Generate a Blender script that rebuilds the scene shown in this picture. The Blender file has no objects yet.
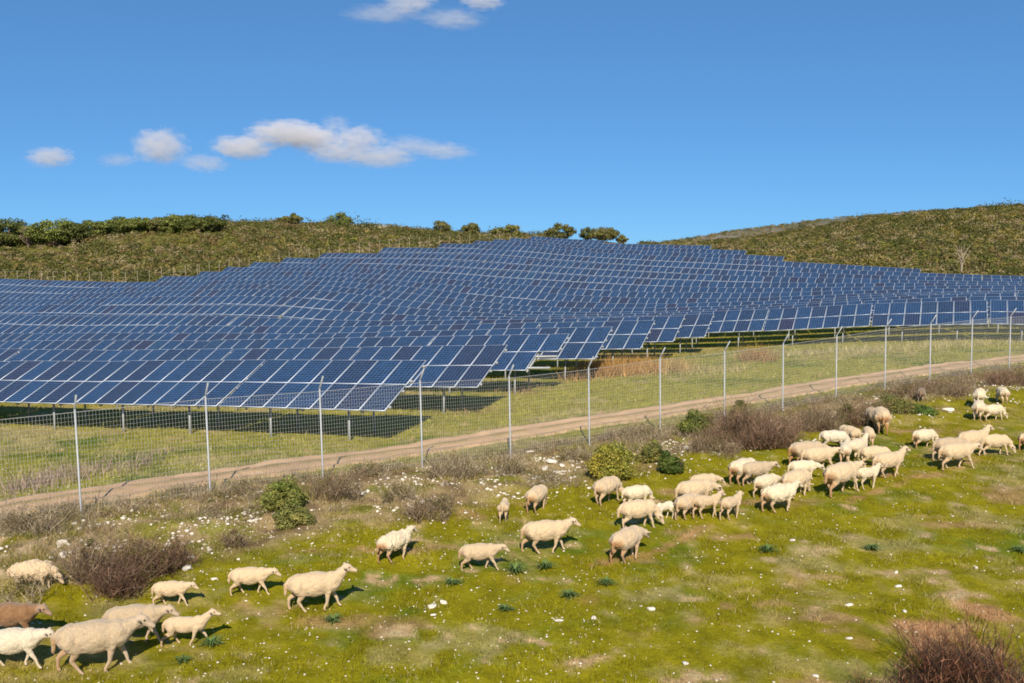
import bpy, bmesh, math, random
import numpy as np
from mathutils import Vector, Matrix

random.seed(7)
RNG = np.random.default_rng(11)
scene = bpy.context.scene
C = scene.collection
W, H = 1024, 683
F = 1000.0
PHI = math.atan(0.1)
CAMZ = 6.6
CP, SP = math.cos(PHI), math.sin(PHI)

# ------------------------------------------------------------------ helpers
def ray(px, py):
    u = (px - 512.0) / F; v = (py - 341.5) / F
    return u, CP - v * SP, -SP - v * CP          # x, y, z of the view ray

def at(px, py, Y):
    """world point seen at a pixel when it lies Y metres ahead"""
    x, y, z = ray(px, py)
    t = Y / y
    return (x * t, Y, CAMZ + z * t)

def project(x, y, z):
    dz = z - CAMZ
    d = y * CP - dz * SP
    up = y * SP + dz * CP
    return 512 + F * x / d, 341.5 - F * up / d

def hashn(ix, iy, seed):
    n = (ix.astype(np.int64) * 374761393 + iy.astype(np.int64) * 668265263 + seed * 974634777) & 0xFFFFFFFF
    n = ((n ^ (n >> 13)) * 1274126177) & 0xFFFFFFFF
    return ((n ^ (n >> 16)) & 0xFFFF) / 65535.0

def vnoise(x, y, seed=0):
    ix = np.floor(x); iy = np.floor(y)
    fx = x - ix; fy = y - iy
    fx = fx * fx * (3 - 2 * fx); fy = fy * fy * (3 - 2 * fy)
    a = hashn(ix, iy, seed); b = hashn(ix + 1, iy, seed)
    c = hashn(ix, iy + 1, seed); d = hashn(ix + 1, iy + 1, seed)
    return (a * (1 - fx) + b * fx) * (1 - fy) + (c * (1 - fx) + d * fx) * fy

def fbm(x, y, seed=0, oct=4):
    s = 0; amp = 0.5; tot = 0
    for o in range(oct):
        s = s + amp * vnoise(x * 2 ** o, y * 2 ** o, seed + o * 17); tot += amp; amp *= 0.5
    return s / tot

def sstep(a, b, x):
    t = np.clip((x - a) / (b - a), 0, 1)
    return t * t * (3 - 2 * t)

# ------------------------------------------------------------------ layout: fence line and panel rows
def fence_pt(i):
    den = 1 + 0.0743 * i
    return ((-437 + 108.9 * i) / 1000 * 22.9 * 1.007, 22.9 * den)   # world x, y of post i
FD = np.array([108.9 / 1000 * 22.9 * 1.007, 22.9 * 0.0743]); FSP = float(np.linalg.norm(FD)); FD = FD / FSP
FN = np.array([-FD[1], FD[0]])                               # points to the panels
F0 = np.array(fence_pt(0))
def fence_dist(x, y):
    return (x - F0[0]) * FN[0] + (y - F0[1]) * FN[1]

RD = np.array([0.9063, -0.4226])      # along a panel row, towards the right
RN = np.array([0.4226, 0.9063])       # up the slope of the panels, away from the camera
P0 = np.array([-4.16, 33.0])
PITCH = 6.2
TILT = math.radians(25)
HB = 1.2                               # height of the lower panel edge
SL = 3.28                              # slope length of two panels
def rowk(x, y):
    return ((x - P0[0]) * RN[0] + (y - P0[1]) * RN[1]) / PITCH + 1
LIM_PX = np.array([-900, -300, 0, 130, 200, 256, 330, 450, 525, 612, 625, 705, 757, 811, 909, 1024, 1300, 2000])
LIM_K = np.array([11.6, 11.6, 11.6, 12.0, 13.7, 15.3, 17.3, 20.5, 23.2, 23.9, 22.8, 22.7, 21.7, 20.7, 19.7, 18.8, 18, 17])
def row_limit(x, y):
    return np.interp(512 + F * x / np.maximum(y, 1), LIM_PX, LIM_K)

# ------------------------------------------------------------------ terrain
cps = []
def cp(px, py, Y, dz=0.0):
    x, y, z = at(px, py, Y); cps.append((x, y, z + dz))
fb = [513, 494, 480, 468, 457, 442, 432, 421, 411, 402, 389, 384, 376, 371]
for i, y in enumerate(fb):
    if i in (0, 1, 2, 3, 4, 6, 8, 10, 12, 13):
        cp(512 + 1000 * fence_pt(i)[0] / fence_pt(i)[1], y, fence_pt(i)[1])
for xx in (-30, -15, -5, 5, 15, 30):
    cps.append((xx, -20, 0.0)); cps.append((xx, 6, 0.02)); cps.append((xx, 15, 0.04))
for xx in (-6, -2, 3, 8):
    cps.append((xx, 20, 0.12))
cps += [(12, 24, .28), (18, 30, .42), (25, 36, .6), (-18, 18, .1), (30, 20, .4), (40, 30, .7), (-40, 15, 0)]
TOP = -(HB + SL * math.sin(TILT))
for px, lst in ((60, [(365, 42), (351, 50.7), (341, 59.3), (334, 68), (326.3, 76.6), (317, 85.3), (304.8, 94), (298.7, 102.6), (294, 111), (287.6, 120), (281, 128)]),
                (300, [(362.4, 37.2), (348, 44.8), (340.5, 52.4), (334.5, 60), (328, 67.6), (319.8, 75), (307.5, 82.8), (297.5, 90.4), (289, 98), (285, 105.6), (280, 113), (269, 132), (258, 151)]),
                (500, [(345, 40.8), (336.3, 47.6), (330, 54.4), (323.4, 61.3), (320.5, 68), (317.6, 75), (314.6, 82), (311, 88.6), (304.7, 95.4), (298, 102), (289.5, 109), (283.5, 116), (278, 123), (270, 130), (264, 136.6), (257, 143.5), (250, 150), (245, 157), (241.5, 164), (239.3, 171)]),
                (570, [(238, 181), (240, 176), (245, 165)]),
                (760, [(310, 73.5), (307.4, 79.6), (304.5, 85.8), (301, 92), (297.4, 98), (292, 104), (287.5, 110), (281.6, 116.5), (274.6, 122.6), (270.5, 128.8), (264.6, 135), (259, 141), (254.6, 147)]),
                (980, [(300, 67.5), (295.7, 73), (293.4, 78.7), (292, 84), (290.7, 90), (288, 95.6), (285, 101), (283, 107), (281, 112), (277.5, 118), (274, 123.6), (271.7, 129)])):
    for py, Y in lst:
        cp(px, py, Y, TOP)
cp(386, 410, 33, -HB); cp(596, 358.6, 49.7, -HB); cp(706, 336, 66.2, -HB)
cp(-250, 312, 95, TOP); cp(-250, 360, 55, TOP); cp(1250, 285, 100, TOP); cp(1250, 305, 62, TOP)
# left hill
for px, py, Y in ((-300, 236, 230), (0, 236, 235), (100, 233, 238), (200, 226, 232), (290, 226, 230), (380, 231, 226), (450, 235.5, 222), (520, 239, 215),
                  (60, 270, 165), (200, 258, 170), (300, 246, 185), (380, 242, 190), (600, 241, 215), (-300, 275, 165)):
    cp(px, py, Y)
# right hill
for px, py, Y in ((640, 249, 220), (703, 248.5, 225), (765, 242, 230), (815, 232.5, 235), (865, 223.5, 240), (931, 214.5, 245), (1024, 206.5, 250), (1300, 195, 260),
                  (800, 252, 175), (905, 258, 170), (1024, 252, 175), (760, 249.5, 180), (1300, 245, 180)):
    cp(px, py, Y)
for xx in (-260, -130, 0, 110, 220):
    cps.append((xx, 330, 1.0))
cps.append((-200, 60, -1)); cps.append((200, 60, 1.5))
cps = np.array(cps)
def _tps():
    X = cps[:, :2]; n = len(X)
    d2 = ((X[:, None] - X[None]) ** 2).sum(-1)
    K = 0.5 * d2 * np.log(d2 + 1e-9)
    K += np.eye(n) * 12.0
    Pm = np.hstack([np.ones((n, 1)), X])
    A = np.zeros((n + 3, n + 3)); A[:n, :n] = K; A[:n, n:] = Pm; A[n:, :n] = Pm.T
    b = np.zeros(n + 3); b[:n] = cps[:, 2]
    return np.linalg.solve(A, b)
TW = _tps()
FAR_PX = np.array([-3000, 520, 600, 641, 683, 724, 774, 832, 900, 1024, 3000])
FAR_Z = np.array([-8, -6, -4, -2.2, 1.5, 6.5, 10, 15.0, 19, 24, 30])
def ground_smooth(x, y):
    x = np.asarray(x, float); y = np.asarray(y, float)
    sh = x.shape; x = x.ravel(); y = y.ravel()
    xc = np.clip(x, -320, 320); yc = np.clip(y, -60, 360)
    out = np.empty(len(x))
    for s in range(0, len(x), 40000):
        a = xc[s:s + 40000, None] - cps[None, :, 0]; b = yc[s:s + 40000, None] - cps[None, :, 1]
        d2 = a * a + b * b
        out[s:s + 40000] = (0.5 * d2 * np.log(d2 + 1e-9)) @ TW[:-3] + TW[-3] + TW[-2] * xc[s:s + 40000] + TW[-1] * yc[s:s + 40000]
    r = np.hypot(x, y)
    az = 512 + F * x / np.maximum(y, 1.0)
    zf = CAMZ + np.interp(az, FAR_PX, FAR_Z) * np.exp(-((y - 700) / 190.0) ** 2) - 12 * (1 - np.exp(-((y - 700) / 190.0) ** 2))
    zf = np.where(y > 0, zf, -3.0) + (fbm(x / 60, y / 60, 5) - 0.5) * 4
    w = sstep(270, 420, r)
    return (out * (1 - w) + zf * w).reshape(sh)

def ground(x, y):
    x = np.asarray(x, float); y = np.asarray(y, float)
    z = ground_smooth(x, y)
    d = fence_dist(x, y)
    near = 1 - sstep(60, 90, y)
    z = z + near * ((fbm(x / 2.3, y / 2.3, 21) - 0.5) * 0.16 + (fbm(x / .5, y / .5, 31, 2) - 0.5) * 0.04)
    bank = np.exp(-((d + 2.6) / 2.0) ** 2)
    z = z + near * bank * ((fbm(x / 1.1, y / 1.1, 41) - 0.45) * 0.5)
    return z

def gz(x, y):
    return float(ground(np.array([x]), np.array([y]))[0])

def hit(px, py):
    """first ground point along the view ray of a pixel"""
    dx, dy, dz = ray(px, py)
    ts = np.linspace(9, 400, 6000)
    g = ground_smooth(dx * ts, dy * ts)
    k = np.argmax(CAMZ + dz * ts < g)
    lo, hi = ts[max(k - 1, 0)], ts[k]
    ts = np.linspace(lo, hi, 60)
    g = ground(dx * ts, dy * ts)
    below = CAMZ + dz * ts < g
    t = ts[np.argmax(below)] if below.any() else hi
    return dx * t, dy * t, gz(dx * t, dy * t)

# ------------------------------------------------------------------ mesh builders
def mesh_np(name, verts, faces, mats, cols=None, smooth=False, uvs=None, midx=None):
    """faces: (N,3) or (N,4) int array; cols: per face (N,3)"""
    verts = np.asarray(verts, np.float32); faces = np.asarray(faces, np.int32)
    me = bpy.data.meshes.new(name)
    n, k = faces.shape
    me.vertices.add(len(verts)); me.vertices.foreach_set('co', verts.ravel())
    me.loops.add(n * k); me.loops.foreach_set('vertex_index', faces.ravel())
    me.polygons.add(n); me.polygons.foreach_set('loop_start', np.arange(n, dtype=np.int32) * k)
    if midx is not None:
        me.polygons.foreach_set('material_index', np.asarray(midx, np.int32))
    if smooth:
        me.polygons.foreach_set('use_smooth', np.ones(n, bool))
    if uvs is not None:
        l = me.uv_layers.new(name='UVMap'); l.data.foreach_set('uv', np.asarray(uvs, np.float32).ravel())
    if cols is not None:
        a = me.attributes.new('Col', 'FLOAT_COLOR', 'FACE')
        a.data.foreach_set('color', np.hstack([cols, np.ones((n, 1))]).astype(np.float32).ravel())
    me.update(calc_edges=True)
    for m in mats: me.materials.append(m)
    return me

def link(name, me, parent=None):
    o = bpy.data.objects.new(name, me); C.objects.link(o)
    if parent: o.parent = parent
    return o

def tag(o, label=None, cat=None, group=None, kind=None):
    if label: o['label'] = label
    if cat: o['category'] = cat
    if group: o['group'] = group
    if kind: o['kind'] = kind
    return o

def empty(name, loc=(0, 0, 0), rz=0.0):
    o = bpy.data.objects.new(name, None); C.objects.link(o)
    o.location = loc; o.rotation_euler = (0, 0, rz); o.empty_display_size = 0.2
    return o

class MB:
    """collects boxes and tubes into one quad mesh"""
    def __init__(s): s.v = []; s.f = []; s.m = []; s.n = 0
    def add(s, v, f, m=0):
        s.v.append(np.asarray(v, float)); f = np.asarray(f, int); s.f.append(f + s.n); s.n += len(v); s.m.append(np.full(len(f), m))
    def box(s, a, b, m=0):
        x0, y0, z0 = a; x1, y1, z1 = b
        v = [(x0, y0, z0), (x1, y0, z0), (x1, y1, z0), (x0, y1, z0), (x0, y0, z1), (x1, y0, z1), (x1, y1, z1), (x0, y1, z1)]
        s.add(v, [(0, 3, 2, 1), (4, 5, 6, 7), (0, 1, 5, 4), (1, 2, 6, 5), (2, 3, 7, 6), (3, 0, 4, 7)], m)
    def tube(s, p, r, sides=6, m=0, cap=True):
        p = np.asarray(p, float); r = np.broadcast_to(np.asarray(r, float), (len(p),))
        vs = []
        for i in range(len(p)):
            d = p[min(i + 1, len(p) - 1)] - p[max(i - 1, 0)]; d = d / (np.linalg.norm(d) + 1e-9)
            a = np.cross(d, (0, 0, 1) if abs(d[2]) < .9 else (1, 0, 0)); a /= np.linalg.norm(a); b = np.cross(d, a)
            for j in range(sides):
                t = 2 * math.pi * j / sides
                vs.append(p[i] + r[i] * (math.cos(t) * a + math.sin(t) * b))
        fs = []
        for i in range(len(p) - 1):
            for j in range(sides):
                k = (j + 1) % sides
                fs.append((i * sides + j, i * sides + k, (i + 1) * sides + k, (i + 1) * sides + j))
        if cap:
            n0 = len(vs); vs.append(p[-1]); e = (len(p) - 1) * sides
            for j in range(0, sides, 2):
                fs.append((e + j, e + (j + 1) % sides, e + (j + 2) % sides, n0))
        s.add(vs, fs, m)
    def mesh(s, name, mats, smooth=False):
        return mesh_np(name, np.vstack(s.v), np.vstack(s.f), mats, smooth=smooth, midx=np.concatenate(s.m))

def leaf_quads(cen, nor, size, aspect=1.6, rng=RNG):
    """quads centred at cen, normals nor (N,3), size (N,)"""
    n = len(cen)
    nor = nor / (np.linalg.norm(nor, axis=1, keepdims=True) + 1e-9)
    r = rng.normal(size=(n, 3)); a = np.cross(nor, r); a /= (np.linalg.norm(a, axis=1, keepdims=True) + 1e-9)
    b = np.cross(nor, a)
    s = size[:, None] * 0.5
    v = np.stack([cen - a * s * aspect, cen - b * s, cen + a * s * aspect, cen + b * s], 1)
    return v.reshape(-1, 3), np.arange(n * 4).reshape(n, 4)

# ------------------------------------------------------------------ materials
def new_mat(name):
    m = bpy.data.materials.new(name); m.use_nodes = True
    nt = m.node_tree
    return m, nt, nt.nodes['Principled BSDF']
def N(nt, t, **kw):
    n = nt.nodes.new(t)
    for k, v in kw.items():
        if k in n.inputs: n.inputs[k].default_value = v
        else: setattr(n, k, v)
    return n
def L(nt, a, b): nt.links.new(a, b)
def mathn(nt, op, a, b=None):
    n = nt.nodes.new('ShaderNodeMath'); n.operation = op
    for i, v in enumerate((a, b)):
        if v is None: continue
        if isinstance(v, (int, float)): n.inputs[i].default_value = v
        else: nt.links.new(v, n.inputs[i])
    return n.outputs[0]
def mixc(nt, fac, a, b, blend='MIX'):
    n = nt.nodes.new('ShaderNodeMix'); n.data_type = 'RGBA'; n.blend_type = blend
    for sock, v in ((n.inputs[0], fac), (n.inputs[6], a), (n.inputs[7], b)):
        if isinstance(v, (int, float)): sock.default_value = v
        elif isinstance(v, (tuple, list)): sock.default_value = (*v, 1) if len(v) == 3 else v
        else: nt.links.new(v, sock)
    return n.outputs[2]
def ramp(nt, fac, stops):
    n = nt.nodes.new('ShaderNodeValToRGB'); e = n.color_ramp.elements
    while len(e) < len(stops): e.new(0.5)
    for k, (p, c) in enumerate(stops):
        e[k].position = p; e[k].color = (*c, 1) if len(c) == 3 else c
    nt.links.new(fac, n.inputs[0]); return n.outputs[0]
def noise(nt, scale, detail=4, vec=None, rough=.55):
    n = nt.nodes.new('ShaderNodeTexNoise'); n.inputs['Scale'].default_value = scale; n.inputs['Detail'].default_value = detail
    n.inputs['Roughness'].default_value = rough
    if vec is not None: nt.links.new(vec, n.inputs['Vector'])
    return n.outputs['Fac']
def objvec(nt): return nt.nodes.new('ShaderNodeTexCoord').outputs['Object']
def bump(nt, bs, height, strength, dist):
    b = nt.nodes.new('ShaderNodeBump'); b.inputs['Strength'].default_value = strength; b.inputs['Distance'].default_value = dist
    nt.links.new(height, b.inputs['Height']); nt.links.new(b.outputs[0], bs.inputs['Normal'])

def simple_mat(name, col, rough=.6, metal=0.0, var=0.15, scale=8):
    m, nt, bs = new_mat(name)
    f = noise(nt, scale, 4, objvec(nt))
    c = mixc(nt, f, tuple(x * (1 - var) for x in col), tuple(min(1, x * (1 + var)) for x in col))
    L(nt, c, bs.inputs['Base Color']); bs.inputs['Roughness'].default_value = rough; bs.inputs['Metallic'].default_value = metal
    return m

def attr_mat(name, rough=.8, transl=0.0, var=.25, nscale=6, bumpd=0.0, spec=.2):
    m, nt, bs = new_mat(name)
    at_ = nt.nodes.new('ShaderNodeAttribute'); at_.attribute_name = 'Col'
    col = at_.outputs['Color']
    if var:
        f = noise(nt, nscale, 5, objvec(nt), .65)
        f = mathn(nt, 'MULTIPLY_ADD', f, 2 * var); nt.nodes[-1].inputs[2].default_value = 1 - var
        g = nt.nodes.new('ShaderNodeVectorMath'); g.operation = 'SCALE'
        L(nt, col, g.inputs[0]); L(nt, f, g.inputs['Scale']); col = g.outputs[0]
    L(nt, col, bs.inputs['Base Color']); bs.inputs['Roughness'].default_value = rough
    bs.inputs['Specular IOR Level'].default_value = spec
    if transl > 0:
        tr = nt.nodes.new('ShaderNodeBsdfTranslucent'); L(nt, col, tr.inputs['Color'])
        mx = nt.nodes.new('ShaderNodeMixShader'); mx.inputs[0].default_value = transl
        L(nt, bs.outputs[0], mx.inputs[1]); L(nt, tr.outputs[0], mx.inputs[2])
        L(nt, mx.outputs[0], nt.nodes['Material Output'].inputs['Surface'])
    if bumpd:
        b = noise(nt, 14, 6, objvec(nt), .7); bump(nt, bs, b, .8, bumpd)
    return m

# ground colours, used for the soil sheet and for everything that grows on it
GY = np.array((.245, .215, .008)); GG = np.array((.115, .165, .009)); GD = np.array((.36, .27, .10))
GS = np.array((.42, .25, .13)); GB = np.array((.35, .26, .125)); GF = np.array((.30, .275, .045)); GH = np.array((.17, .14, .035))
SOILS = []   # (x, y, radius) bare patches
def ground_col(x, y):
    n0 = fbm(x / .16, y / .16, 177, 2)[:, None]; n1 = fbm(x / 3.0, y / 3.0, 3)[:, None]; n2 = fbm(x / 0.9, y / .9, 9)[:, None]; n3 = fbm(x / 7., y / 7., 15)[:, None]
    n4 = fbm(x / .35, y / .35, 77, 3)[:, None]
    m = GY + (GG - GY) * sstep(.46, .66, n1 * .4 + n2 * .4 + n4 * .2)
    dry = sstep(.50, .66, n3 * .3 + n2 * .3 + n4 * .4)
    m = m + (GD - m) * dry * .6
    bare = sstep(.62, .74, fbm(x / 2.1 + 40, y / 1.2, 55)[:, None] * .8 + n4 * .2)
    m = m + (GS * .85 - m) * bare * .65
    d = fence_dist(x, y)[:, None]
    nn = (n2 - .5) * 3.0
    edge = np.interp(x, [-14, -6, 0, 8, 14, 30], [-4.6, -4.8, -4.2, -3.2, -2.6, -3.2])[:, None]
    bank = sstep(edge - .7, edge + .9, d + nn * .6) * (1 - sstep(.3, 1.4, d + nn * .3))
    bcol = GB + (GY * .8 - GB) * sstep(.5, .66, n2 * .6 + n1 * .4)
    n6 = fbm(x / .7 + 9, y / .7, 611, 3)[:, None]
    bcol = bcol + (np.array((.17, .11, .065)) - bcol) * sstep(.5, .68, n6) * .75
    bcol = bcol + (np.array((.44, .34, .22)) - bcol) * sstep(.55, .66, n4 * .5 + n1 * .5) * .7
    bcol = bcol + (np.array((.19, .19, .018)) - bcol) * sstep(.52, .64, fbm(x / .9, y / .9, 733)[:, None]) * .8
    m = m + (bcol - m) * bank
    field = sstep(.2, 1.6, d + nn * .3)
    fcol = GF + (GG * .9 - GF) * sstep(.48, .66, n1 * .5 + n3 * .5)
    fcol = fcol + (np.array((.42, .34, .15)) - fcol) * sstep(.5, .62, n2 * .4 + n3 * .6) * .7
    m = m + (fcol - m) * field
    k = rowk(x, y)[:, None]; lim = row_limit(x, y)[:, None]
    hill = sstep(.2, 1.2, k - lim) * (y > 60)[:, None]
    hcol = GH + (np.array((.12, .12, .03)) - GH) * n1
    m = m + (hcol - m) * hill
    far = sstep(300, 450, np.hypot(x, y))[:, None]
    fc = np.array((.22, .19, .14)) + (np.array((.13, .135, .09)) - np.array((.22, .19, .14))) * sstep(.4, .6, fbm(x / 22., y / 22., 91)[:, None])
    m = m + (fc - m) * far
    for sx, sy, sr, st in SOILS:
        q = np.exp(-(((x - sx) / sr) ** 2 + ((y - sy) / (sr * 1.1)) ** 2))[:, None]
        q = sstep(.3, .8, q + (n2 - .5) * .9 + (n4 - .5) * .8) * st
        m = m + (np.array((.50, .27, .14)) - m) * q
    for sx, sy, sr, st in DRYS:
        q = np.exp(-(((x - sx) / sr) ** 2 + ((y - sy) / (sr * .8)) ** 2))[:, None]
        q = sstep(.3, .8, q + (n2 - .5) * 1.0 + (n4 - .5) * 1.0) * st
        m = m + (np.array((.42, .33, .17)) - m) * q
    return m * (0.50 + .56 * n4 + .44 * n0)
for px, py, sr, st in ((935, 632, .75, .85), (985, 612, .5, .8), (860, 645, .4, .35), (640, 555, .4, .35), (590, 600, .3, .25), (960, 655, .8, .8)):
    hx, hy, hz = hit(px, py); SOILS.append((hx, hy, sr, st))
SOILS += [(21, 198, 6, .8), (25, 196, 5, .8)]
DRYS = []
for px, py, sr, st in ((660, 592, .7, .8), (700, 578, .9, .7), (815, 562, 1.2, .7), (880, 545, 1.4, .7), (985, 520, 1.6, .7), (1010, 480, 1.2, .6), (400, 655, 1.0, .6), (470, 640, 1.0, .6), (30, 677, .6, .4), (900, 525, 1.2, .5), (250, 670, .7, .5), (780, 620, .8, .4)):
    hx, hy, hz = hit(px, py); DRYS.append((hx, hy, sr * .75, st * .55))
for (xa, ya, xb, yb) in ((850, 502, 905, 482), (905, 482, 975, 462), (590, 566, 650, 552), (650, 552, 700, 532)):
    for q in np.linspace(0, 1, 14):
        hx, hy, hz = hit(xa + (xb - xa) * q + RNG.normal(0, 1.5), ya + (yb - ya) * q + RNG.normal(0, .8)); SOILS.append((hx, hy, RNG.uniform(.10, .22), .38))

M = {}
M['ground'] = attr_mat('meadow_soil', .95, var=.5, nscale=11, bumpd=.05, spec=.05)
M['blade'] = attr_mat('grass_blades', .7, transl=.25, var=0, spec=.15)
M['leaf'] = attr_mat('leaves', .65, transl=.22, var=0, spec=.25)
M['twig'] = attr_mat('twigs', .9, var=0, spec=.1)
M['bark'] = simple_mat('bark', (.16, .11, .075), .9, 0, .4, 5)
M['stone'] = simple_mat('limestone', (.68, .62, .52), .85, 0, .35, 9)
M['galv'] = simple_mat('galvanised_steel', (.36, .375, .385), .55, .2, .2, 12)
M['wire'] = simple_mat('fence_wire', (.48, .48, .46), .5, .1, .1, 12)
M['alu'] = simple_mat('aluminium_frame', (.46, .51, .58), .4, .2, .08, 4)
M['back'] = simple_mat('panel_backsheet', (.55, .55, .55), .6, 0, .05, 4)
M['dirt'] = attr_mat('dirt_track', .95, var=.22, nscale=7, bumpd=.04, spec=.05)

# solar glass: blue cells with a fine grid, every panel with its own tint
m, nt, bs = new_mat('solar_cells'); M['cell'] = m
uv = nt.nodes.new('ShaderNodeUVMap').outputs[0]
sep = nt.nodes.new('ShaderNodeSeparateXYZ'); L(nt, uv, sep.inputs[0])
oi = nt.nodes.new('ShaderNodeObjectInfo')
fu = mathn(nt, 'FLOOR', sep.outputs[0]); fv = mathn(nt, 'FLOOR', sep.outputs[1])
cmb = nt.nodes.new('ShaderNodeCombineXYZ'); L(nt, fu, cmb.inputs[0]); L(nt, fv, cmb.inputs[1])
L(nt, mathn(nt, 'MULTIPLY', oi.outputs['Random'], 913.7), cmb.inputs[2])
wn = nt.nodes.new('ShaderNodeTexWhiteNoise'); wn.noise_dimensions = '3D'; L(nt, cmb.outputs[0], wn.inputs['Vector'])
base = ramp(nt, wn.outputs['Value'], [(0, (.0085, .034, .098)), (.3, (.010, .040, .112)), (.55, (.008, .031, .090)), (.78, (.010, .027, .076)), (.92, (.014, .022, .062)), (.96, (.019, .018, .050)), (1, (.010, .045, .108))])
def gridline(val, count, w):
    t = mathn(nt, 'FRACT', mathn(nt, 'MULTIPLY', val, count))
    t = mathn(nt, 'ABSOLUTE', mathn(nt, 'SUBTRACT', t, .5))
    return mathn(nt, 'GREATER_THAN', t, .5 - w)
g1 = gridline(mathn(nt, 'FRACT', sep.outputs[0]), 6.0, .035)
g2 = gridline(mathn(nt, 'FRACT', sep.outputs[1]), 10.0, .03)
g3 = gridline(mathn(nt, 'FRACT', sep.outputs[0]), 18.0, .04)
gl = mathn(nt, 'MAXIMUM', mathn(nt, 'MAXIMUM', g1, g2), mathn(nt, 'MULTIPLY', g3, .35))
# crystal grain of the cells
cu = mathn(nt, 'FLOOR', mathn(nt, 'MULTIPLY', sep.outputs[0], 6.0)); cv = mathn(nt, 'FLOOR', mathn(nt, 'MULTIPLY', sep.outputs[1], 10.0))
cc = nt.nodes.new('ShaderNodeCombineXYZ'); L(nt, cu, cc.inputs[0]); L(nt, cv, cc.inputs[1]); L(nt, oi.outputs['Random'], cc.inputs[2])
wc = nt.nodes.new('ShaderNodeTexWhiteNoise'); wc.noise_dimensions = '3D'; L(nt, cc.outputs[0], wc.inputs['Vector'])
gs = nt.nodes.new('ShaderNodeVectorMath'); gs.operation = 'SCALE'; L(nt, base, gs.inputs[0])
L(nt, mathn(nt, 'ADD', mathn(nt, 'MULTIPLY', wc.outputs['Value'], .4), .8), gs.inputs['Scale'])
colr = mixc(nt, mathn(nt, 'MULTIPLY', gl, .8), gs.outputs[0], (.17, .25, .34))
dust = noise(nt, 1.3, 4, objvec(nt))
colr = mixc(nt, mathn(nt, 'MULTIPLY', dust, .02), colr, (.45, .42, .36))
L(nt, colr, bs.inputs['Base Color']); bs.inputs['Roughness'].default_value = .16; bs.inputs['IOR'].default_value = 1.45
bs.inputs['Specular IOR Level'].default_value = .16

# wool: tone from the object's colour, dirt strength from its alpha; attribute M: r = short hair, g = dirt, b = dark
m, nt, bs = new_mat('wool'); M['wool'] = m
oi = nt.nodes.new('ShaderNodeObjectInfo'); at_ = nt.nodes.new('ShaderNodeAttribute'); at_.attribute_name = 'Mask'
sc = nt.nodes.new('ShaderNodeSeparateColor'); L(nt, at_.outputs['Color'], sc.inputs[0])
ov = objvec(nt)
n1 = noise(nt, 7, 5, ov); n2 = noise(nt, 34, 5, ov, .7)
wl = mixc(nt, mathn(nt, 'MULTIPLY', n1, .55), oi.outputs['Color'], (.50, .36, .19), 'MIX')
wl2 = nt.nodes.new('ShaderNodeVectorMath'); wl2.operation = 'SCALE'; L(nt, wl, wl2.inputs[0])
L(nt, mathn(nt, 'ADD', mathn(nt, 'MULTIPLY', n2, 1.05), .5), wl2.inputs['Scale'])
hair = mixc(nt, .45, oi.outputs['Color'], (.62, .46, .30))
c = mixc(nt, sc.outputs[0], wl2.outputs[0], hair)
dm = mathn(nt, 'MULTIPLY', mathn(nt, 'MULTIPLY', sc.outputs[1], oi.outputs['Alpha']), mathn(nt, 'ADD', n1, .45)); nt.nodes[-1].use_clamp = True
c = mixc(nt, dm, c, (.36, .17, .06))
c = mixc(nt, sc.outputs[2], c, (.02, .014, .01))
L(nt, c, bs.inputs['Base Color']); bs.inputs['Roughness'].default_value = .95; bs.inputs['Specular IOR Level'].default_value = .1
bs.inputs['Sheen Weight'].default_value = .25
bump(nt, bs, n2, .55, .03)

# ------------------------------------------------------------------ ground sheet (one polar sheet out to the horizon)
front = np.radians(np.linspace(-38, 38, 620)); rest = np.radians(np.linspace(38, 322, 150))[1:-1]
th = np.concatenate([front, rest]); nt_ = len(th)
ORG = np.array([0.0, -12.0])
rr = np.concatenate([[0.5, 4, 9, 14], np.exp(np.linspace(math.log(19), math.log(320), 640)), np.exp(np.linspace(math.log(330), math.log(5000), 70))])
R, T = np.meshgrid(rr, th, indexing='ij')
gx = (ORG[0] + R * np.sin(T)).ravel(); gy = (ORG[1] + R * np.cos(T)).ravel()
gzv = ground(gx, gy)
idx = np.arange(len(rr) * nt_).reshape(len(rr), nt_)
nx = np.roll(idx, -1, axis=1)
gf = np.stack([idx[:-1], nx[:-1], nx[1:], idx[1:]], -1).reshape(-1, 4)[:, ::-1]
gme = mesh_np('ground', np.stack([gx, gy, gzv], 1), gf, [M['ground']], smooth=True)
ca = gme.attributes.new('Col', 'FLOAT_COLOR', 'POINT')
gc = ground_col(gx, gy)
ca.data.foreach_set('color', np.hstack([gc, np.ones((len(gc), 1))]).astype(np.float32).ravel())
tag(link('ground', gme), kind='structure')

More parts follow.
